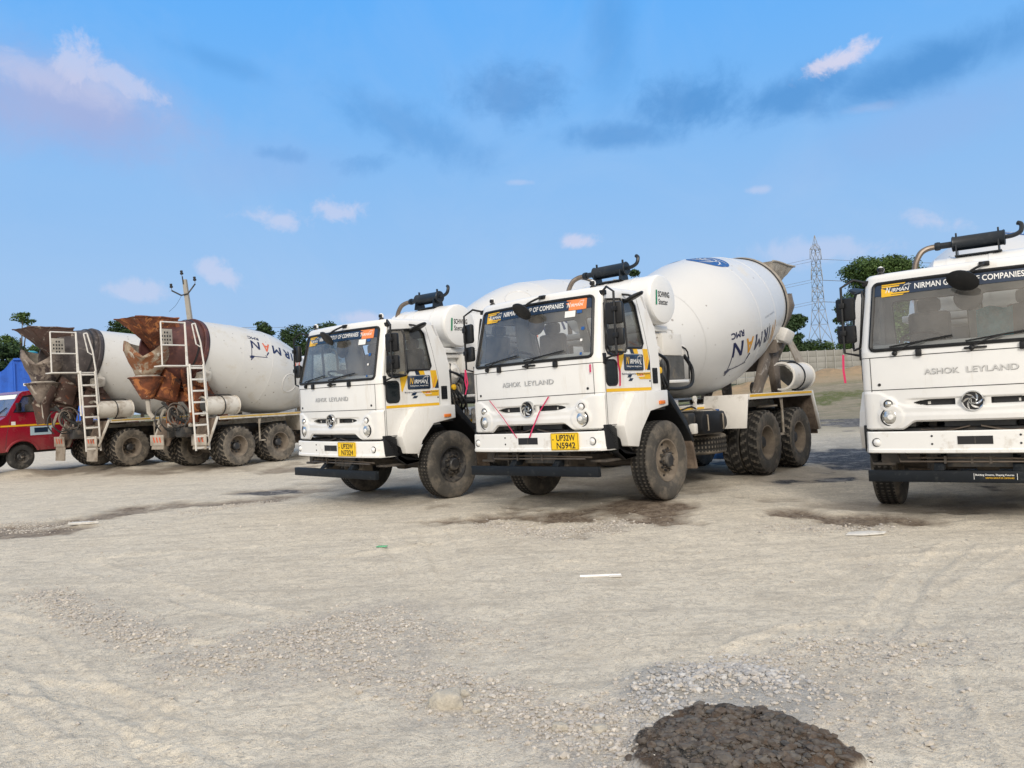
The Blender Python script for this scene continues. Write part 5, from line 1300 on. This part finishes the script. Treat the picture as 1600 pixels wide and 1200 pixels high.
def stone_mat(name, a, b_, c_):
    m = bpy.data.materials.new(name); m.use_nodes = True; T = NT(m.node_tree); p = T.n['Principled BSDF']; at_ = T.new('ShaderNodeAttribute'); at_.attribute_name = 'rnd'
    P = T.new('ShaderNodeTexCoord').outputs['Object']; col = T.mix(T.ramp(at_.outputs['Fac'], 0, .5), a, b_); col = T.mix(T.ramp(at_.outputs['Fac'], .5, 1), col, c_); col = T.mix(T.ramp(T.noise(P, 40, 4), .4, .7, 0, .35), col, (.25, .235, .21))
    T.l.new(col, p.inputs['Base Color']); p.inputs['Roughness'].default_value = .95; return m
smat = stone_mat('gravel_stone', (.52, .47, .40), (.43, .40, .37), (.66, .61, .54)); clodm = stone_mat('wet_clod', (.048, .046, .044), (.078, .055, .040), (.11, .098, .086))
def sample(n, lst, extra=0):
    X, Y = [], []
    for P, w_, st in lst:
        L = sum(math.dist(a, b) for a, b in zip(P, P[1:])); k = int(n*L*w_*st)
        for _ in range(k):
            i = rng.integers(len(P)-1); t = rng.random(); g = rng.normal(0, .62*w_, 2); X.append(P[i][0]+(P[i+1][0]-P[i][0])*t+g[0]); Y.append(P[i][1]+(P[i+1][1]-P[i][1])*t+g[1])
    return np.array(X), np.array(Y)
X, Y = sample(3400, GRAV); n0 = 5200; rr = 2.8*np.exp(rng.random(n0)*math.log(24/2.8)); aa = rng.uniform(-.68, .68, n0); X = np.concatenate([X, rr*np.sin(aa)]); Y = np.concatenate([Y, rr*np.cos(aa)])
S = (.0045+.011*rng.random(len(X))**2.5)*np.where(np.arange(len(X)) < len(X)-n0, 1, .62)+.010*(rng.random(len(X)) > .97)
_g, _ff = ground_fields(X, Y); _k = (_ff['pit'] < .3) | (rng.random(len(X)) > .97); X, Y, S = X[_k], Y[_k], S[_k]
obj('gravel', pebbles('gravel', X, Y, S, smat), None, 'loose pale grey gravel scattered in patches over the dusty yard', 'gravel', kind='stuff')
NC = 2600; th_ = rng.random(NC)*2*pi; rd = np.sqrt(rng.random(NC))*np.where(rng.random(NC) > .93, 1.45, 1.0); cx_, cy_ = np.mean([p[0] for p in PIT]), np.mean([p[1] for p in PIT])
pa = np.array(PIT); ii = rng.integers(0, 2, NC); tt = rng.random(NC)[:, None]; cc = pa[ii]*(1-tt)+pa[ii+1]*tt
X = cc[:, 0]+np.cos(th_)*rd*.28; Y = cc[:, 1]+np.sin(th_)*rd*.27
obj('soil_clods', pebbles('soil_clods', X, Y, .004+.026*rng.random(NC)**4, clodm, .5, .38, rough=.6), None, 'dark wet clods of soil heaped at the lower right of the yard', 'soil', kind='stuff')
rimP = px2([(1010, 1120), (1050, 1078), (1110, 1050), (1170, 1052), (1215, 1080)]); X, Y = sample(4200, [(rimP, .16, 1.0)]); _g, _ff = ground_fields(X, Y); _k = _ff['pit'] < .3; X, Y = X[_k], Y[_k]
obj('gravel_heap', pebbles('gravel_heap', X, Y, .007+.013*rng.random(len(X))**2, stone_mat('crushed_stone', (.34, .335, .335), (.44, .43, .42), (.60, .59, .57))), None, 'low rim of light grey crushed stone behind the dark soil heap', 'gravel', kind='stuff')

def rock(name, px, py, sz, label, group=None, m=None, cat='stone', flat=.6, col=None):
    bm = bmesh.new(); bmesh.ops.create_icosphere(bm, subdivisions=3, radius=1); sd_ = random.random()*50
    for v in bm.verts:
        p = v.co.copy(); q = p*1.1+Vector((sd_, 0, 0))
        from mathutils import noise as mn
        k = 1+.34*mn.noise(q)+.20*mn.noise(q*2.3)+.10*mn.noise(q*5)
        p = Vector((max(-1.0, min(1.0, p.x*k)), max(-.95, min(.95, p.y*k)), max(-.75, min(.80, p.z*k)))); v.co = Vector((p.x*sz[0], p.y*sz[1], p.z*sz[2]))
    me = bpy.data.meshes.new(name); bm.to_mesh(me); bm.free(); me.polygons.foreach_set('use_smooth', [True]*len(me.polygons)); me.materials.append(m or stoneb)
    g = gp(px, py); o = obj(name, me, None, label, cat, group); o.location = (g.x, g.y, gz(g.x, g.y)+sz[2]*.38); o.rotation_euler = (0, 0, random.uniform(-.3, .3)); return o
stoneb = mat('pale_boulder', (.52, .48, .40), .92, 0, .16, 14, (.36, .335, .29), .5, 18, bump=1, bscale=22)
rock('stone', 697, 1103, (.095, .062, .062), 'largest pale stone lying in the gravel, lower middle of the yard')
rock('stone', 722, 1089, (.045, .03, .028), 'small flat stone touching the right side of the largest pale stone')
rock('stone', 877, 1140, (.042, .028, .022), 'rounded cream stone in gravel, midway from the largest stone to the dark soil')
rock('stone', 937, 1144, (.040, .032, .026), 'rounded cream stone in gravel close to the left edge of the dark soil')
rock('stone', 745, 1112, (.024, .02, .016), 'little pale stone just right of and below the largest stone'); rock('stone', 1440, 1010, (.035, .028, .018), 'pale stone alone on the right side of the yard')
slabm = mat('pale_slab', (.66, .65, .62), .8, 0, .08, 9, (.42, .39, .34), .3, 10, bump=.4)
def slab(px, py, pts, label, name='paper_scrap', cat='litter', th=.012, m=None):
    b = MB(); b.use(m or slabm).prism(pts, 'z', 0, th, .003); g = gp(px, py); o = obj(name, b.mesh(name), None, label, cat); o.location = (g.x, g.y, gz(g.x, g.y)+.004); return o
slab(1350, 834, [(-.20, -.05), (-.05, -.10), (.16, -.08), (.22, .0), (.08, .09), (-.12, .07)], 'flat white scrap lying before the right-hand truck', 'plastic_sheet')
slab(130, 820, [(-.20, -.03), (.1, -.06), (.22, .0), (.05, .06), (-.15, .05)], 'flat pale slab beside the dark mud strip at the left', 'concrete_slab', 'slab', .03)
slab(40, 789+5, [(-.14, -.03), (.1, -.04), (.14, .0), (-.1, .05)], 'small flat pale slab far left, behind the mud strip', 'concrete_slab', 'slab', .02) if False else None
slab(955, 902, [(-.02, -.012), (.085, -.016), (.09, .014), (-.02, .012)], 'crumpled white paper at the right end of the thin white pipe', 'paper_scrap')
b = MB(); b.use(whitel).tube([(-.17, 0, .012), (.17, -.02, .012)], .011, 8); g = gp(938, 900); o = obj('plastic_pipe', b.mesh('plastic_pipe'), None, 'short thin white pipe lying on the open ground before the trucks', 'pipe'); o.location = (g.x, g.y, gz(g.x, g.y))
slab(597, 858, [(-.06, -.02), (.05, -.035), (.06, .02), (-.04, .035)], 'small green wrapper lying on the dust', 'wrapper', 'litter', .01, mat('green_foil', (.12, .42, .22), .5, 0, .3, 20))
bagm = mat('blue_bag', (.03, .14, .42), .45, 0, .3, 12, bump=.8, bscale=15)
o = rock('plastic_bag', 1128, 716, (.22, .18, .14), 'crumpled blue bag on the ground behind the spare wheel', m=bagm, cat='bag')

# ---------------------------------------------------------------- trees
def leaf_mat(name, a, b_, c_):
    m = bpy.data.materials.new(name); m.use_nodes = True; T = NT(m.node_tree); p = T.n['Principled BSDF']; at_ = T.new('ShaderNodeAttribute'); at_.attribute_name = 'rnd'
    P = T.new('ShaderNodeTexCoord').outputs['Object']; col = T.mix(at_.outputs['Fac'], a, b_); col = T.mix(T.ramp(T.noise(P, .9, 4, .6), .45, .65), col, c_)
    T.l.new(col, p.inputs['Base Color']); p.inputs['Roughness'].default_value = .65; p.inputs['Specular IOR Level'].default_value = .25
    try: p.inputs['Subsurface Weight'].default_value = 0
    except Exception: pass
    return m
leafd = leaf_mat('leaves_dark', (.020, .042, .016), (.042, .080, .024), (.030, .055, .022)); leafm = leaf_mat('leaves_mid', (.045, .085, .022), (.085, .14, .035), (.055, .10, .03)); leafl = leaf_mat('leaves_light', (.10, .16, .045), (.16, .21, .06), (.08, .13, .04))
barkm = mat('bark', (.12, .095, .07), .95, 0, .3, 6, bump=.6)
def leaves(name, blobs, n, size, m, fill=.35):
    n = int(n*1.7); size = size*.78
    sub = []
    for c, r in blobs:                                   # ragged edge: each mass carries smaller tufts
        sub.append((c, r))
        for _ in range(5):
            d = rng.normal(size=3); d /= np.linalg.norm(d); d[2] = abs(d[2])*.8; k = rng.uniform(.28, .5); sub.append((tuple(np.array(c)+d*np.array(r)*rng.uniform(.75, 1.1)), tuple(np.array(r)*k)))
    blobs = sub
    vol = np.array([a*b*c for _, (a, b, c) in blobs])**.75; idx = rng.choice(len(blobs), n, p=vol/vol.sum())
    C = np.array([c for c, _ in blobs])[idx]; Rd = np.array([r for _, r in blobs])[idx]; d = rng.normal(size=(n, 3)); d /= np.linalg.norm(d, axis=1)[:, None]
    rad = (fill+(1-fill)*rng.random(n)**.6)[:, None]*(1+.18*rng.normal(size=(n, 1))*.6); P = C+d*Rd*rad
    nrm = d*.7+rng.normal(size=(n, 3))*.55+[0, 0, .35]; nrm /= np.linalg.norm(nrm, axis=1)[:, None]; t = np.cross(nrm, rng.normal(size=(n, 3))); t /= np.linalg.norm(t, axis=1)[:, None]; bt = np.cross(nrm, t)
    s_ = (size*(.55+.9*rng.random(n)))[:, None]; Q = np.stack([P-t*s_, P-bt*s_*.45, P+t*s_, P+bt*s_*.45], 1)
    me = bpy.data.meshes.new(name); me.vertices.add(n*4); me.vertices.foreach_set('co', Q.ravel().astype(np.float32)); me.loops.add(n*4); me.polygons.add(n); me.loops.foreach_set('vertex_index', np.arange(n*4, dtype=np.int32)); me.polygons.foreach_set('loop_start', (np.arange(n)*4).astype(np.int32))
    a_ = me.attributes.new('rnd', 'FLOAT', 'POINT'); a_.data.foreach_set('value', np.repeat(rng.random(n), 4).astype(np.float32)); me.update(calc_edges=True); me.materials.append(m); return me
def tree(px, ytop, dist, wid, label, m=None, n=6000, base=None, group='trees beyond the yard', trunkf=.35, loose=1.0, name='tree', size=.16, nb=16):
    """px: crown centre, ytop: crown top in the photo; real size follows from the distance"""
    m = m or leafd; top = at(px, ytop, dist); gx, gy = top.x, top.y; zb = gz(gx, gy) if base is None else base; H = top.z-zb; W_ = wid
    t = root(name, (gx, gy, zb), label, 'tree' if 'bush' not in name else 'bush', group); blobs = []
    z0 = H*trunkf
    for k in range(nb):
        a = random.random()*6.28; u = random.random(); zz = z0+(H-z0)*(.12+.80*u); prof = math.sqrt(max(.05, 1-((u-.42)/.66)**2)); r_ = W_/2*prof*(.30+.5*random.random())*loose
        s_ = W_*(.13+.09*random.random()); s_ = min(s_, (H-z0)*.3); blobs.append(((cos(a)*r_, sin(a)*r_, min(zz, H-s_*.75)), (s_, s_, s_*.72)))
    blobs.append(((0, 0, H-W_*.12), (W_*.2, W_*.2, W_*.12)))
    obj('crown', leaves('crown', blobs, n, size, m), t)
    b = MB(); b.use(barkm).tube([(0, 0, -.2), (.05*W_*.3, 0, H*.25), (-.03*W_, .02*W_, H*.55), (0, 0, H*.8)], [.035*H*.6, .026*H*.6, .018*H*.6, .008*H*.6], 8)
    for c, r_ in blobs[:9]: b.tube([(0, 0, H*.2+.25*c[2]), (c[0]*.5, c[1]*.5, c[2]*.82), c], [.014*H*.5, .010*H*.5, .005*H*.5], 5)
    obj('trunk', b.mesh('trunk'), t); return t
# right side, beyond the wall
tree(1372, 403, 66, 8.6, 'large round green tree directly behind the right-hand truck cab', leafm, 26000, trunkf=.2, size=.15, nb=40, group=None)
tree(1322, 470, 67, 2.6, 'narrow lower tree touching the left side of the large round tree', leafm, 3500, trunkf=.2, size=.15)
tree(1240, 492, 60, 2.6, 'dark layered tree just right of the central drum, above the wall', leafd, 3800, trunkf=.2, size=.17, loose=1.2)
for px, yt, d_, wd, lb, mm_ in ((1226, 527, 58, 3.4, 'low bush above the wall just behind the chute of the central mixer', leafd), (1262, 530, 75, 5.5, 'low bush above the wall, left of the pylon base', leafm), (1298, 533, 80, 5.5, 'low bush above the wall at the foot of the pylon', leafl),
                            (1334, 522, 90, 5.0, 'dark bush above the wall between pylon and large round tree', leafd), (1352, 531, 70, 4, 'pale bush above the wall under the truck mirrors', leafl)):
    tree(px, yt, d_, wd, lb, mm_, 2200, trunkf=.05, group='bushes along the far side of the wall', name='bush', size=.16, nb=10)
# left side
tree(30, 488, 60, 3.2, 'tall slender tree with open crown rising above the dark trees at far left', leafm, 1500, trunkf=.55, loose=1.25, size=.14, nb=11, group=None)
tree(12, 535, 48, 4.2, 'dark dense tree at the left edge behind the blue shed', leafd, 7000, trunkf=.1, nb=20); tree(75, 540, 50, 4.4, 'dark dense tree behind the hopper of the far left mixer', leafd, 7000, trunkf=.1, nb=20)
tree(-50, 520, 52, 5, 'dark dense tree beyond the left edge, last of the left row', leafd, 5000, trunkf=.1, nb=16)
tree(188, 500, 62, 4.6, 'rounded dark tree between the two rear-facing mixers', leafd, 5000, trunkf=.1, nb=16); tree(216, 510, 64, 3.4, 'low dark tree hidden mostly by the rusty hopper', leafd, 3000, trunkf=.1)
tree(409, 502, 75, 3.0, 'small round tree peeping over the rusty mixer drum', leafd, 2400, trunkf=.1); tree(460, 508, 72, 5.2, 'dark tree left of the cab whose plate ends N7324', leafd, 7500, trunkf=.1, nb=24)
tree(514, 504, 74, 5.4, 'dark tree rising behind the roof of the cab whose plate ends N7324', leafd, 4500, trunkf=.1, nb=16)
tree(990, 421, 40, 1.6, 'small green treetop showing above the water tank of the central mixer', leafd, 900, trunkf=.3, size=.12, nb=6, group=None)

# ---------------------------------------------------------------- precast wall
wallm = mat('precast_concrete', (.30, .295, .28), .9, 0, .14, 1.2, (.24, .23, .20), .42, 1.5, bump=.5, bscale=8, streak=True); wallp = mat('concrete_post', (.38, .375, .36), .9, 0, .1, 2, (.26, .25, .22), .3, 2)
A0 = at(1120, 546, 50); A1 = at(1760, 520, 54); ux = (A1-A0); ux.z = 0; Lw = ux.length; ux.normalize()
wr = root('boundary_wall', (A0.x, A0.y, 1.55), 'grey precast concrete panel wall across the back right of the yard', 'wall'); wr.rotation_euler = (0, 0, math.atan2(ux.y, ux.x))
npan = int(Lw/.62)
for i in range(npan+1):
    if i < npan:
        b = MB(); b.use(wallm)
        for k in range(5):
            b.box(i*.62+.03, i*.62+.59, -.03, .03, .0+k*.385, .38+k*.385, .018)
        obj('wall_panel', b.mesh('wall_panel'), wr)
    b = MB(); b.use(wallp).box(i*.62-.026, i*.62+.026, -.07, .05, -.3, 1.96, .008); obj('wall_post', b.mesh('wall_post'), wr)

# ---------------------------------------------------------------- pylon, pole, wires
galv = mat('galvanised_steel', (.36, .37, .38), .6, .5, .1, 2); wirem = mat('wire', (.20, .21, .23), .6, 0, 0)
PD = 150; pt = at(1272.6, 368, PD); pb = gz(pt.x, pt.y); H = pt.z-pb
py_ = root('pylon', (pt.x, pt.y, pb), 'tall grey lattice power pylon on the horizon, between the drum and the large tree', 'pylon'); py_.rotation_euler = (0, 0, R(24))
def lattice():
    b = MB(); b.use(galv); lv = [(0, 2.9), (.13, 2.15), (.26, 1.55), (.38, 1.08), (.48, .85), (.56, .75), (.64, .70), (.72, .64), (.80, .60), (.88, .54), (.94, .28), (1.0, .03)]
    cr = ((1, 1), (-1, 1), (-1, -1), (1, -1))
    for (a, wa), (c, wc) in zip(lv, lv[1:]):
        for k in range(4):
            p, q_ = cr[k], cr[(k+1) % 4]; P = lambda s_, w_, h_: (s_[0]*w_, s_[1]*w_, h_*H); r_ = .075 if a < .4 else .055
            b.tube([P(p, wa, a), P(p, wc, c)], r_, 4); b.tube([P(p, wa, a), P(q_, wc, c)], .035, 3); b.tube([P(q_, wa, a), P(p, wc, c)], .035, 3); b.tube([P(p, wc, c), P(q_, wc, c)], .035, 3)
    return b
obj('lattice_mast', lattice().mesh('lattice_mast', 0), py_)
ARM = []
for hz in (.90, .755, .605):
    for s_ in (-1, 1):
        b = MB(); b.use(galv)
        L = 1.35+.1*(hz < .7); tip = (s_*L, 0, hz*H+.1)
        for y in (-.4, .4): b.tube([(s_*.5, y, hz*H), tip], .05, 4); b.tube([(s_*.5, y, hz*H+.9), tip], .045, 4)
        b.tube([tip, (tip[0]+s_*.1, 0, tip[2]-1.9)], .07, 6); ARM.append((tip[0]+s_*.1, 0, tip[2]-1.9))
        obj('cross_arm', b.mesh('cross_arm', 0), py_)
cosr, sinr = cos(R(24)), sin(R(24)); k = 0
for x, y, z in ARM:
    p = Vector((pt.x+x*cosr, pt.y+x*sinr, pb+z))
    for sgn, dd in ((-1, Vector((-150, 30, -2))), (1, Vector((170, -10, 3)))):
        q_ = p+dd; P = [p.lerp(q_, i/16)+Vector((0, 0, -5.5*4*(i/16)*(1-i/16))) for i in range(17)]
        b = MB(); b.use(wirem).tube([v-p for v in P], .028, 4); side = 'left' if sgn < 0 else 'right'; lv = ('top', 'middle', 'lowest')[k//2]; wh = 'outer' if k % 2 else 'inner'
        o = obj('power_line', b.mesh('power_line', 0), None, '%s %s power line running %s from the pylon' % (wh, lv, side), 'wire', 'power lines on the pylon'); o.location = p
    k += 1
polem = mat('pole_concrete', (.34, .32, .285), .9, 0, .12, 3, (.2, .19, .17), .3, 3)
pd = 35; a = at(288.5, 437, pd); c = at(299.5, 520, pd); dirp = (a-c).normalized(); basep = a-dirp*(a.z/dirp.z)
pr = root('utility_pole', (basep.x, basep.y, 0), 'grey leaning concrete pole with three insulators on a bent bracket', 'pole'); L = (a-basep).length
qr = dirp.to_track_quat('Z', 'Y'); pr.rotation_mode = 'QUATERNION'; _x = (Vector((1, -.1, 0))-dirp*dirp.x).normalized(); qr = Matrix((_x, dirp.cross(_x), dirp)).transposed().to_quaternion(); pr.rotation_quaternion = qr
iy = qr.inverted()
b = MB(); b.use(polem); b.grid([[(x*w_, y*w_, z) for x, y in ((-1, -.8), (1, -.8), (1, .8), (-1, .8))] for z, w_ in ((-.3, .15), (L, .085))], cv=True); b.poly([(-.085, -.07, L), (.085, -.07, L), (.085, .07, L), (-.085, .07, L)]); obj('pole_shaft', b.mesh('pole_shaft'), pr)
b = MB(); b.use(chassisd).tube([(-.62, -.1, L-.42), (-.20, -.1, L-.70), (.12, -.1, L-.67), (.52, -.1, L-.28)], .035, 6); b.tube([(-.05, -.08, L-.2), (-.05, -.08, L+.15)], .03, 6); obj('bracket', b.mesh('bracket'), pr)
for x, z in ((-.62, L-.40), (.52, L-.25), (-.05, L+.12)):
    b = MB(); b.use(steel).tube([(x, -.1, z), (x, -.1, z+.14)], .015, 6); b.use(ink).lathe([(.10, .03), (.12, .07), (.17, .075), (.20, .05), (.25, .06), (.29, .055), (.30, .01)], (x, -.1, z), 'z', 14, caps=True); obj('insulator', b.mesh('insulator'), pr)
b = MB(); b.use(ink).tube([(-.2, -.1, L-.72), (-.5, -.12, L-1.1), (-.85, -.15, L-1.35)], .007, 4, smooth=4); obj('loose_wire', b.mesh('loose_wire'), pr)

# ---------------------------------------------------------------- blue shed
bluem = mat('blue_sheet_metal', (.012, .10, .50), .5, 0, .12, 1.5, (.01, .05, .25), .3, 2)
p = at(20, 700, 46); br = root('blue_shed', (p.x, p.y, 0), 'bright blue sheet-metal bin behind the red pickup at the left edge', 'shed'); br.rotation_euler = (0, 0, R(20)); br.scale = (1.45, 1.45, 1.42)
b = MB(); b.use(bluem); P = []; n = 60
for i in range(n+1):
    x = -3+6.2*i/n; zt = 3.62 if x > .15 else 3.62-.50*sm(.15, -.35, x)-.25*sm(-.4, -2.6, x); y = .035*abs((i % 4)-2); P.append([(x, y, 0), (x, y, zt*.5), (x, y, zt), (x, y+.06, zt+.03), (x, y+2.5, zt+.03), (x, y+2.5, 0)])
b.grid(P); obj('sheet_body', b.mesh('sheet_body', 20), br)
b = MB(); b.use(bluem)
for x in (-1.3, .18, 1.2): b.tube([(x, -.05, 0), (x, -.05, 3.5 if x > 0 else 2.85)], .03, 6)
b.tube([(.15, -.03, 3.64), (3.2, -.03, 3.64)], .05, 6); obj('sheet_rib', b.mesh('sheet_rib'), br)
b = MB(); b.use(mat('teal_cap', (.04, .30, .36), .5)).lathe([(0, .10), (.30, .10), (.31, .22), (.36, .24), (.42, .10), (.43, .01)], (.70, .5, 3.6), 'z', 14); obj('vent_cap', b.mesh('vent_cap'), br)
b = MB(); b.use(whitel).tube([(.55, -.35, 2.55), (1.35, -.35, 2.60)], .06, 8); obj('white_pipe', b.mesh('white_pipe'), br)

# ---------------------------------------------------------------- red pickup
redm = mat('pickup_red', (.30, .010, .030), .25, 0, .06, 3, (.16, .10, .08), .12, 4, coat=.5, low=(.5, 1.2, (.16, .11, .09), .35))
d_ = ray(33.8, 733); wp = Vector((0, 0, CAM_H))+d_*(21.8/d_.y); HA = R(238)
vr = root('pickup_truck', (0, 0, 0), 'red pickup with yellow side stripe at the far left, half hidden by the mixer chute', 'pickup'); vr.rotation_euler = (0, 0, HA)
off = Matrix.Rotation(HA, 3, 'Z') @ Vector((0, .80, 0)); vr.location = (wp.x-off.x, wp.y-off.y, wp.z)
def van_body():
    b = MB(); b.use(redm)
    prof = [(.98, .50), (1.0, .95), (.95, 1.10), (.82, 1.22), (.44, 1.46), (.38, 1.50), (.24, 1.74), (-.02, 2.12), (-.12, 2.18), (-.4, 2.215), (-1.2, 2.20), (-1.40, 2.15), (-1.44, 1.9), (-1.46, .50)]
    # wheel arch cut out of the lower edge
    arch = [(-.47, .50)]+[(cos(a)*.42, .36+sin(a)*.42) for a in [pi-.38-(pi-.76)*i/10 for i in range(11)]]+[(.47, .50)]
    win = [(.20, 1.60), (-.10, 2.04), (-.35, 2.08), (-1.05, 2.07), (-1.08, 1.60)]
    for s_ in (-1, 1):
        fm = lambda u, v, o: (u, s_*((.90 if v < 1.55 else .90-.10*(v-1.55)/.6)-o), v)
        b.use(redm).panel(prof+arch, [win], fm, .03)
        b.use(ink).tube([fm(u, v, -.003) for u, v in win], .014, 5, closed=True); b.tube([fm(u, v, -.003) for u, v in ((.28, 1.5), (.40, .95), (.44, .60))], .004, 4); b.tube([fm(u, v, -.003) for u, v in ((-1.18, 2.1), (-1.18, .56))], .004, 4); b.tube([fm(-.38, 2.07, 0), fm(-.38, 1.60, 0)], .012, 5)
        b.use(redm).tube([(cos(a)*.45, s_*.91, .36+sin(a)*.45) for a in [pi-.35-(pi-.7)*i/12 for i in range(13)]], .035, 6)
    wv = lambda z: .87 if z < 1.55 else .87-.10*(z-1.55)/.6
    b.use(redm); b.grid([[(x, y*wv(z), z) for y in (-1.03, -.5, 0, .5, 1.03)] for x, z in prof[:6]]); b.grid([[(x, y*wv(z), z) for y in (-1.03, -.5, 0, .5, 1.03)] for x, z in prof[7:]])
    b.use(ink).grid([[(x+.008, y*wv(z), z+.008) for y in (-.99, -.93)] for x, z in prof[5:8]]).copy() if False else None
    b.use(chassisd).box(-.44, .44, -.60, .60, .50, .95).use(interior).box(-1.35, .8, -.60, .60, .62, .68).box(-.9, -.4, -.7, .7, .7, 1.2, .05).box(-1.0, -.85, -.7, .7, 1.2, 1.85, .05)
    b.use(chassisd).box(-3.6, .9, -.4, .4, .42, .60); return b
pb_ = obj('body', van_body().mesh('body'), vr)
def pan(fn, name, parent=pb_):
    b = MB(); fn(b); return obj(name, b.mesh(name), parent)
pan(lambda b: b.use(winglass).grid([[(.39, y, 1.505) for y in (-.85, 0, .85)], [(-.02, y, 2.12) for y in (-.80, 0, .80)]]), 'windscreen')
pan(lambda b: b.use(whitel).grid([[(.085, y, 1.98) for y in (-.76, .76)], [(.005, y, 2.10) for y in (-.74, .74)]]), 'sun_strip')
for s_ in (-1, 1): pan(lambda b: b.use(sideglass).panel([(.20, 1.60), (-.10, 2.04), (-.35, 2.08), (-1.05, 2.07), (-1.08, 1.60)], [], lambda u, v, o: (u, s_*(.875-.10*(v-1.55)/.6), v)), 'side_window')
pan(lambda b: b.use(yellow).box(-1.1, .55, .902, .906, 1.20, 1.245), 'side_stripe', vr)
def stk(b):
    b.use(mat('pale_blue_film', (.45, .60, .70), .5)).box(-.80, -.22, .902, .906, .93, 1.18); b.use(navy).box(-.70, -.33, .9065, .909, 1.0, 1.14)
pan(stk, 'door_sticker', vr); pan(lambda b: b.use(whitel).box(.16, .27, .902, .906, 1.24, 1.34), 'side_sticker', vr)
pan(lambda b: b.use(chassisd).box(.90, 1.12, -.93, .93, .34, .60, .03), 'bumper', vr)
for s_ in (-1, 1): pan(lambda b: b.use(amber).box(.80, .97, min(s_*.86, s_*.925), max(s_*.86, s_*.925), .72, .90, .03), 'indicator', vr); pan(lambda b: b.use(lens).box(.94, 1.015, s_*.65-.14, s_*.65+.14, .70, .90, .03), 'headlight', vr)
pan(lambda b: (b.use(black).tube([(.42, .1, 1.50), (.36, .40, 1.58), (.26, .66, 1.74)], .014, 5), b.tube([(.42, -.5, 1.50), (.36, -.1, 1.58), (.28, .1, 1.70)], .014, 5), b.box(.05, .16, .93, 1.06, 1.62, 1.86, .02)), 'wiper', vr)
pan(lambda b: (b.use(redm).box(-3.5, -1.5, -.88, .88, .72, .80, .01), b.box(-3.5, -1.5, .84, .90, .80, 1.2, .01), b.box(-3.5, -1.5, -.90, -.84, .80, 1.2, .01), b.box(-3.52, -3.46, -.88, .88, .8, 1.2, .01)), 'load_bed', vr)
b = MB(); b.use(mat('van_tyre', (.03, .03, .03), .7, 0, .2, 8, (.16, .15, .13), .3, 6)).lathe([(-.09, .20), (-.10, .26), (-.095, .31), (-.075, .345), (.075, .345), (.095, .31), (.10, .26), (.09, .20)], (0, 0, 0), 'y', 48); tym = b.mesh('tyre')
b = MB(); b.use(rimblack).lathe([(.09, .205), (.10, .20), (.05, .18), (.03, .12), (.06, .09), (.07, .001)], (0, 0, 0), 'y', 32, caps=False); b.use(chrome).lathe([(.068, .05), (.09, .04), (.095, .001)], (0, 0, 0), 'y', 16)
for i in range(6): b.lathe([(.045, .012), (.065, .01), (.066, .001)], (cos(i*1.047)*.10, 0, sin(i*1.047)*.10), 'y', 8)
rmm = b.mesh('wheel')
for x in (0, -2.6):
    for s_ in (-1, 1):
        w_ = obj('wheel', rmm, vr); w_.location = (x, s_*.76, .345); w_.rotation_euler = (0, 0, 0 if s_ > 0 else pi); obj('tyre', tym, w_)

# teal cloth inside the right-hand cab
b = MB(); b.use(mat('teal_cloth', (.03, .33, .40), .9, 0, .25, 8, bump=.5)); P = []
for i in range(9): P.append([(.23+.03*sin(j*1.3+i)+.01*i, -.02+j*.045, 2.34-.07*i-.02*cos(j)) for j in range(9)])
b.grid(P); b.grid([[(x-.012, y, z) for x, y, z in r] for r in P])
x, y, z, a, r_, p_ = POSE['T3']; o = obj('cloth', b.mesh('cloth'), None, 'teal cloth hung behind the windscreen in the cab at the right edge', 'cloth'); o.location = (x, y, z); o.rotation_euler = (0, 0, R(a))
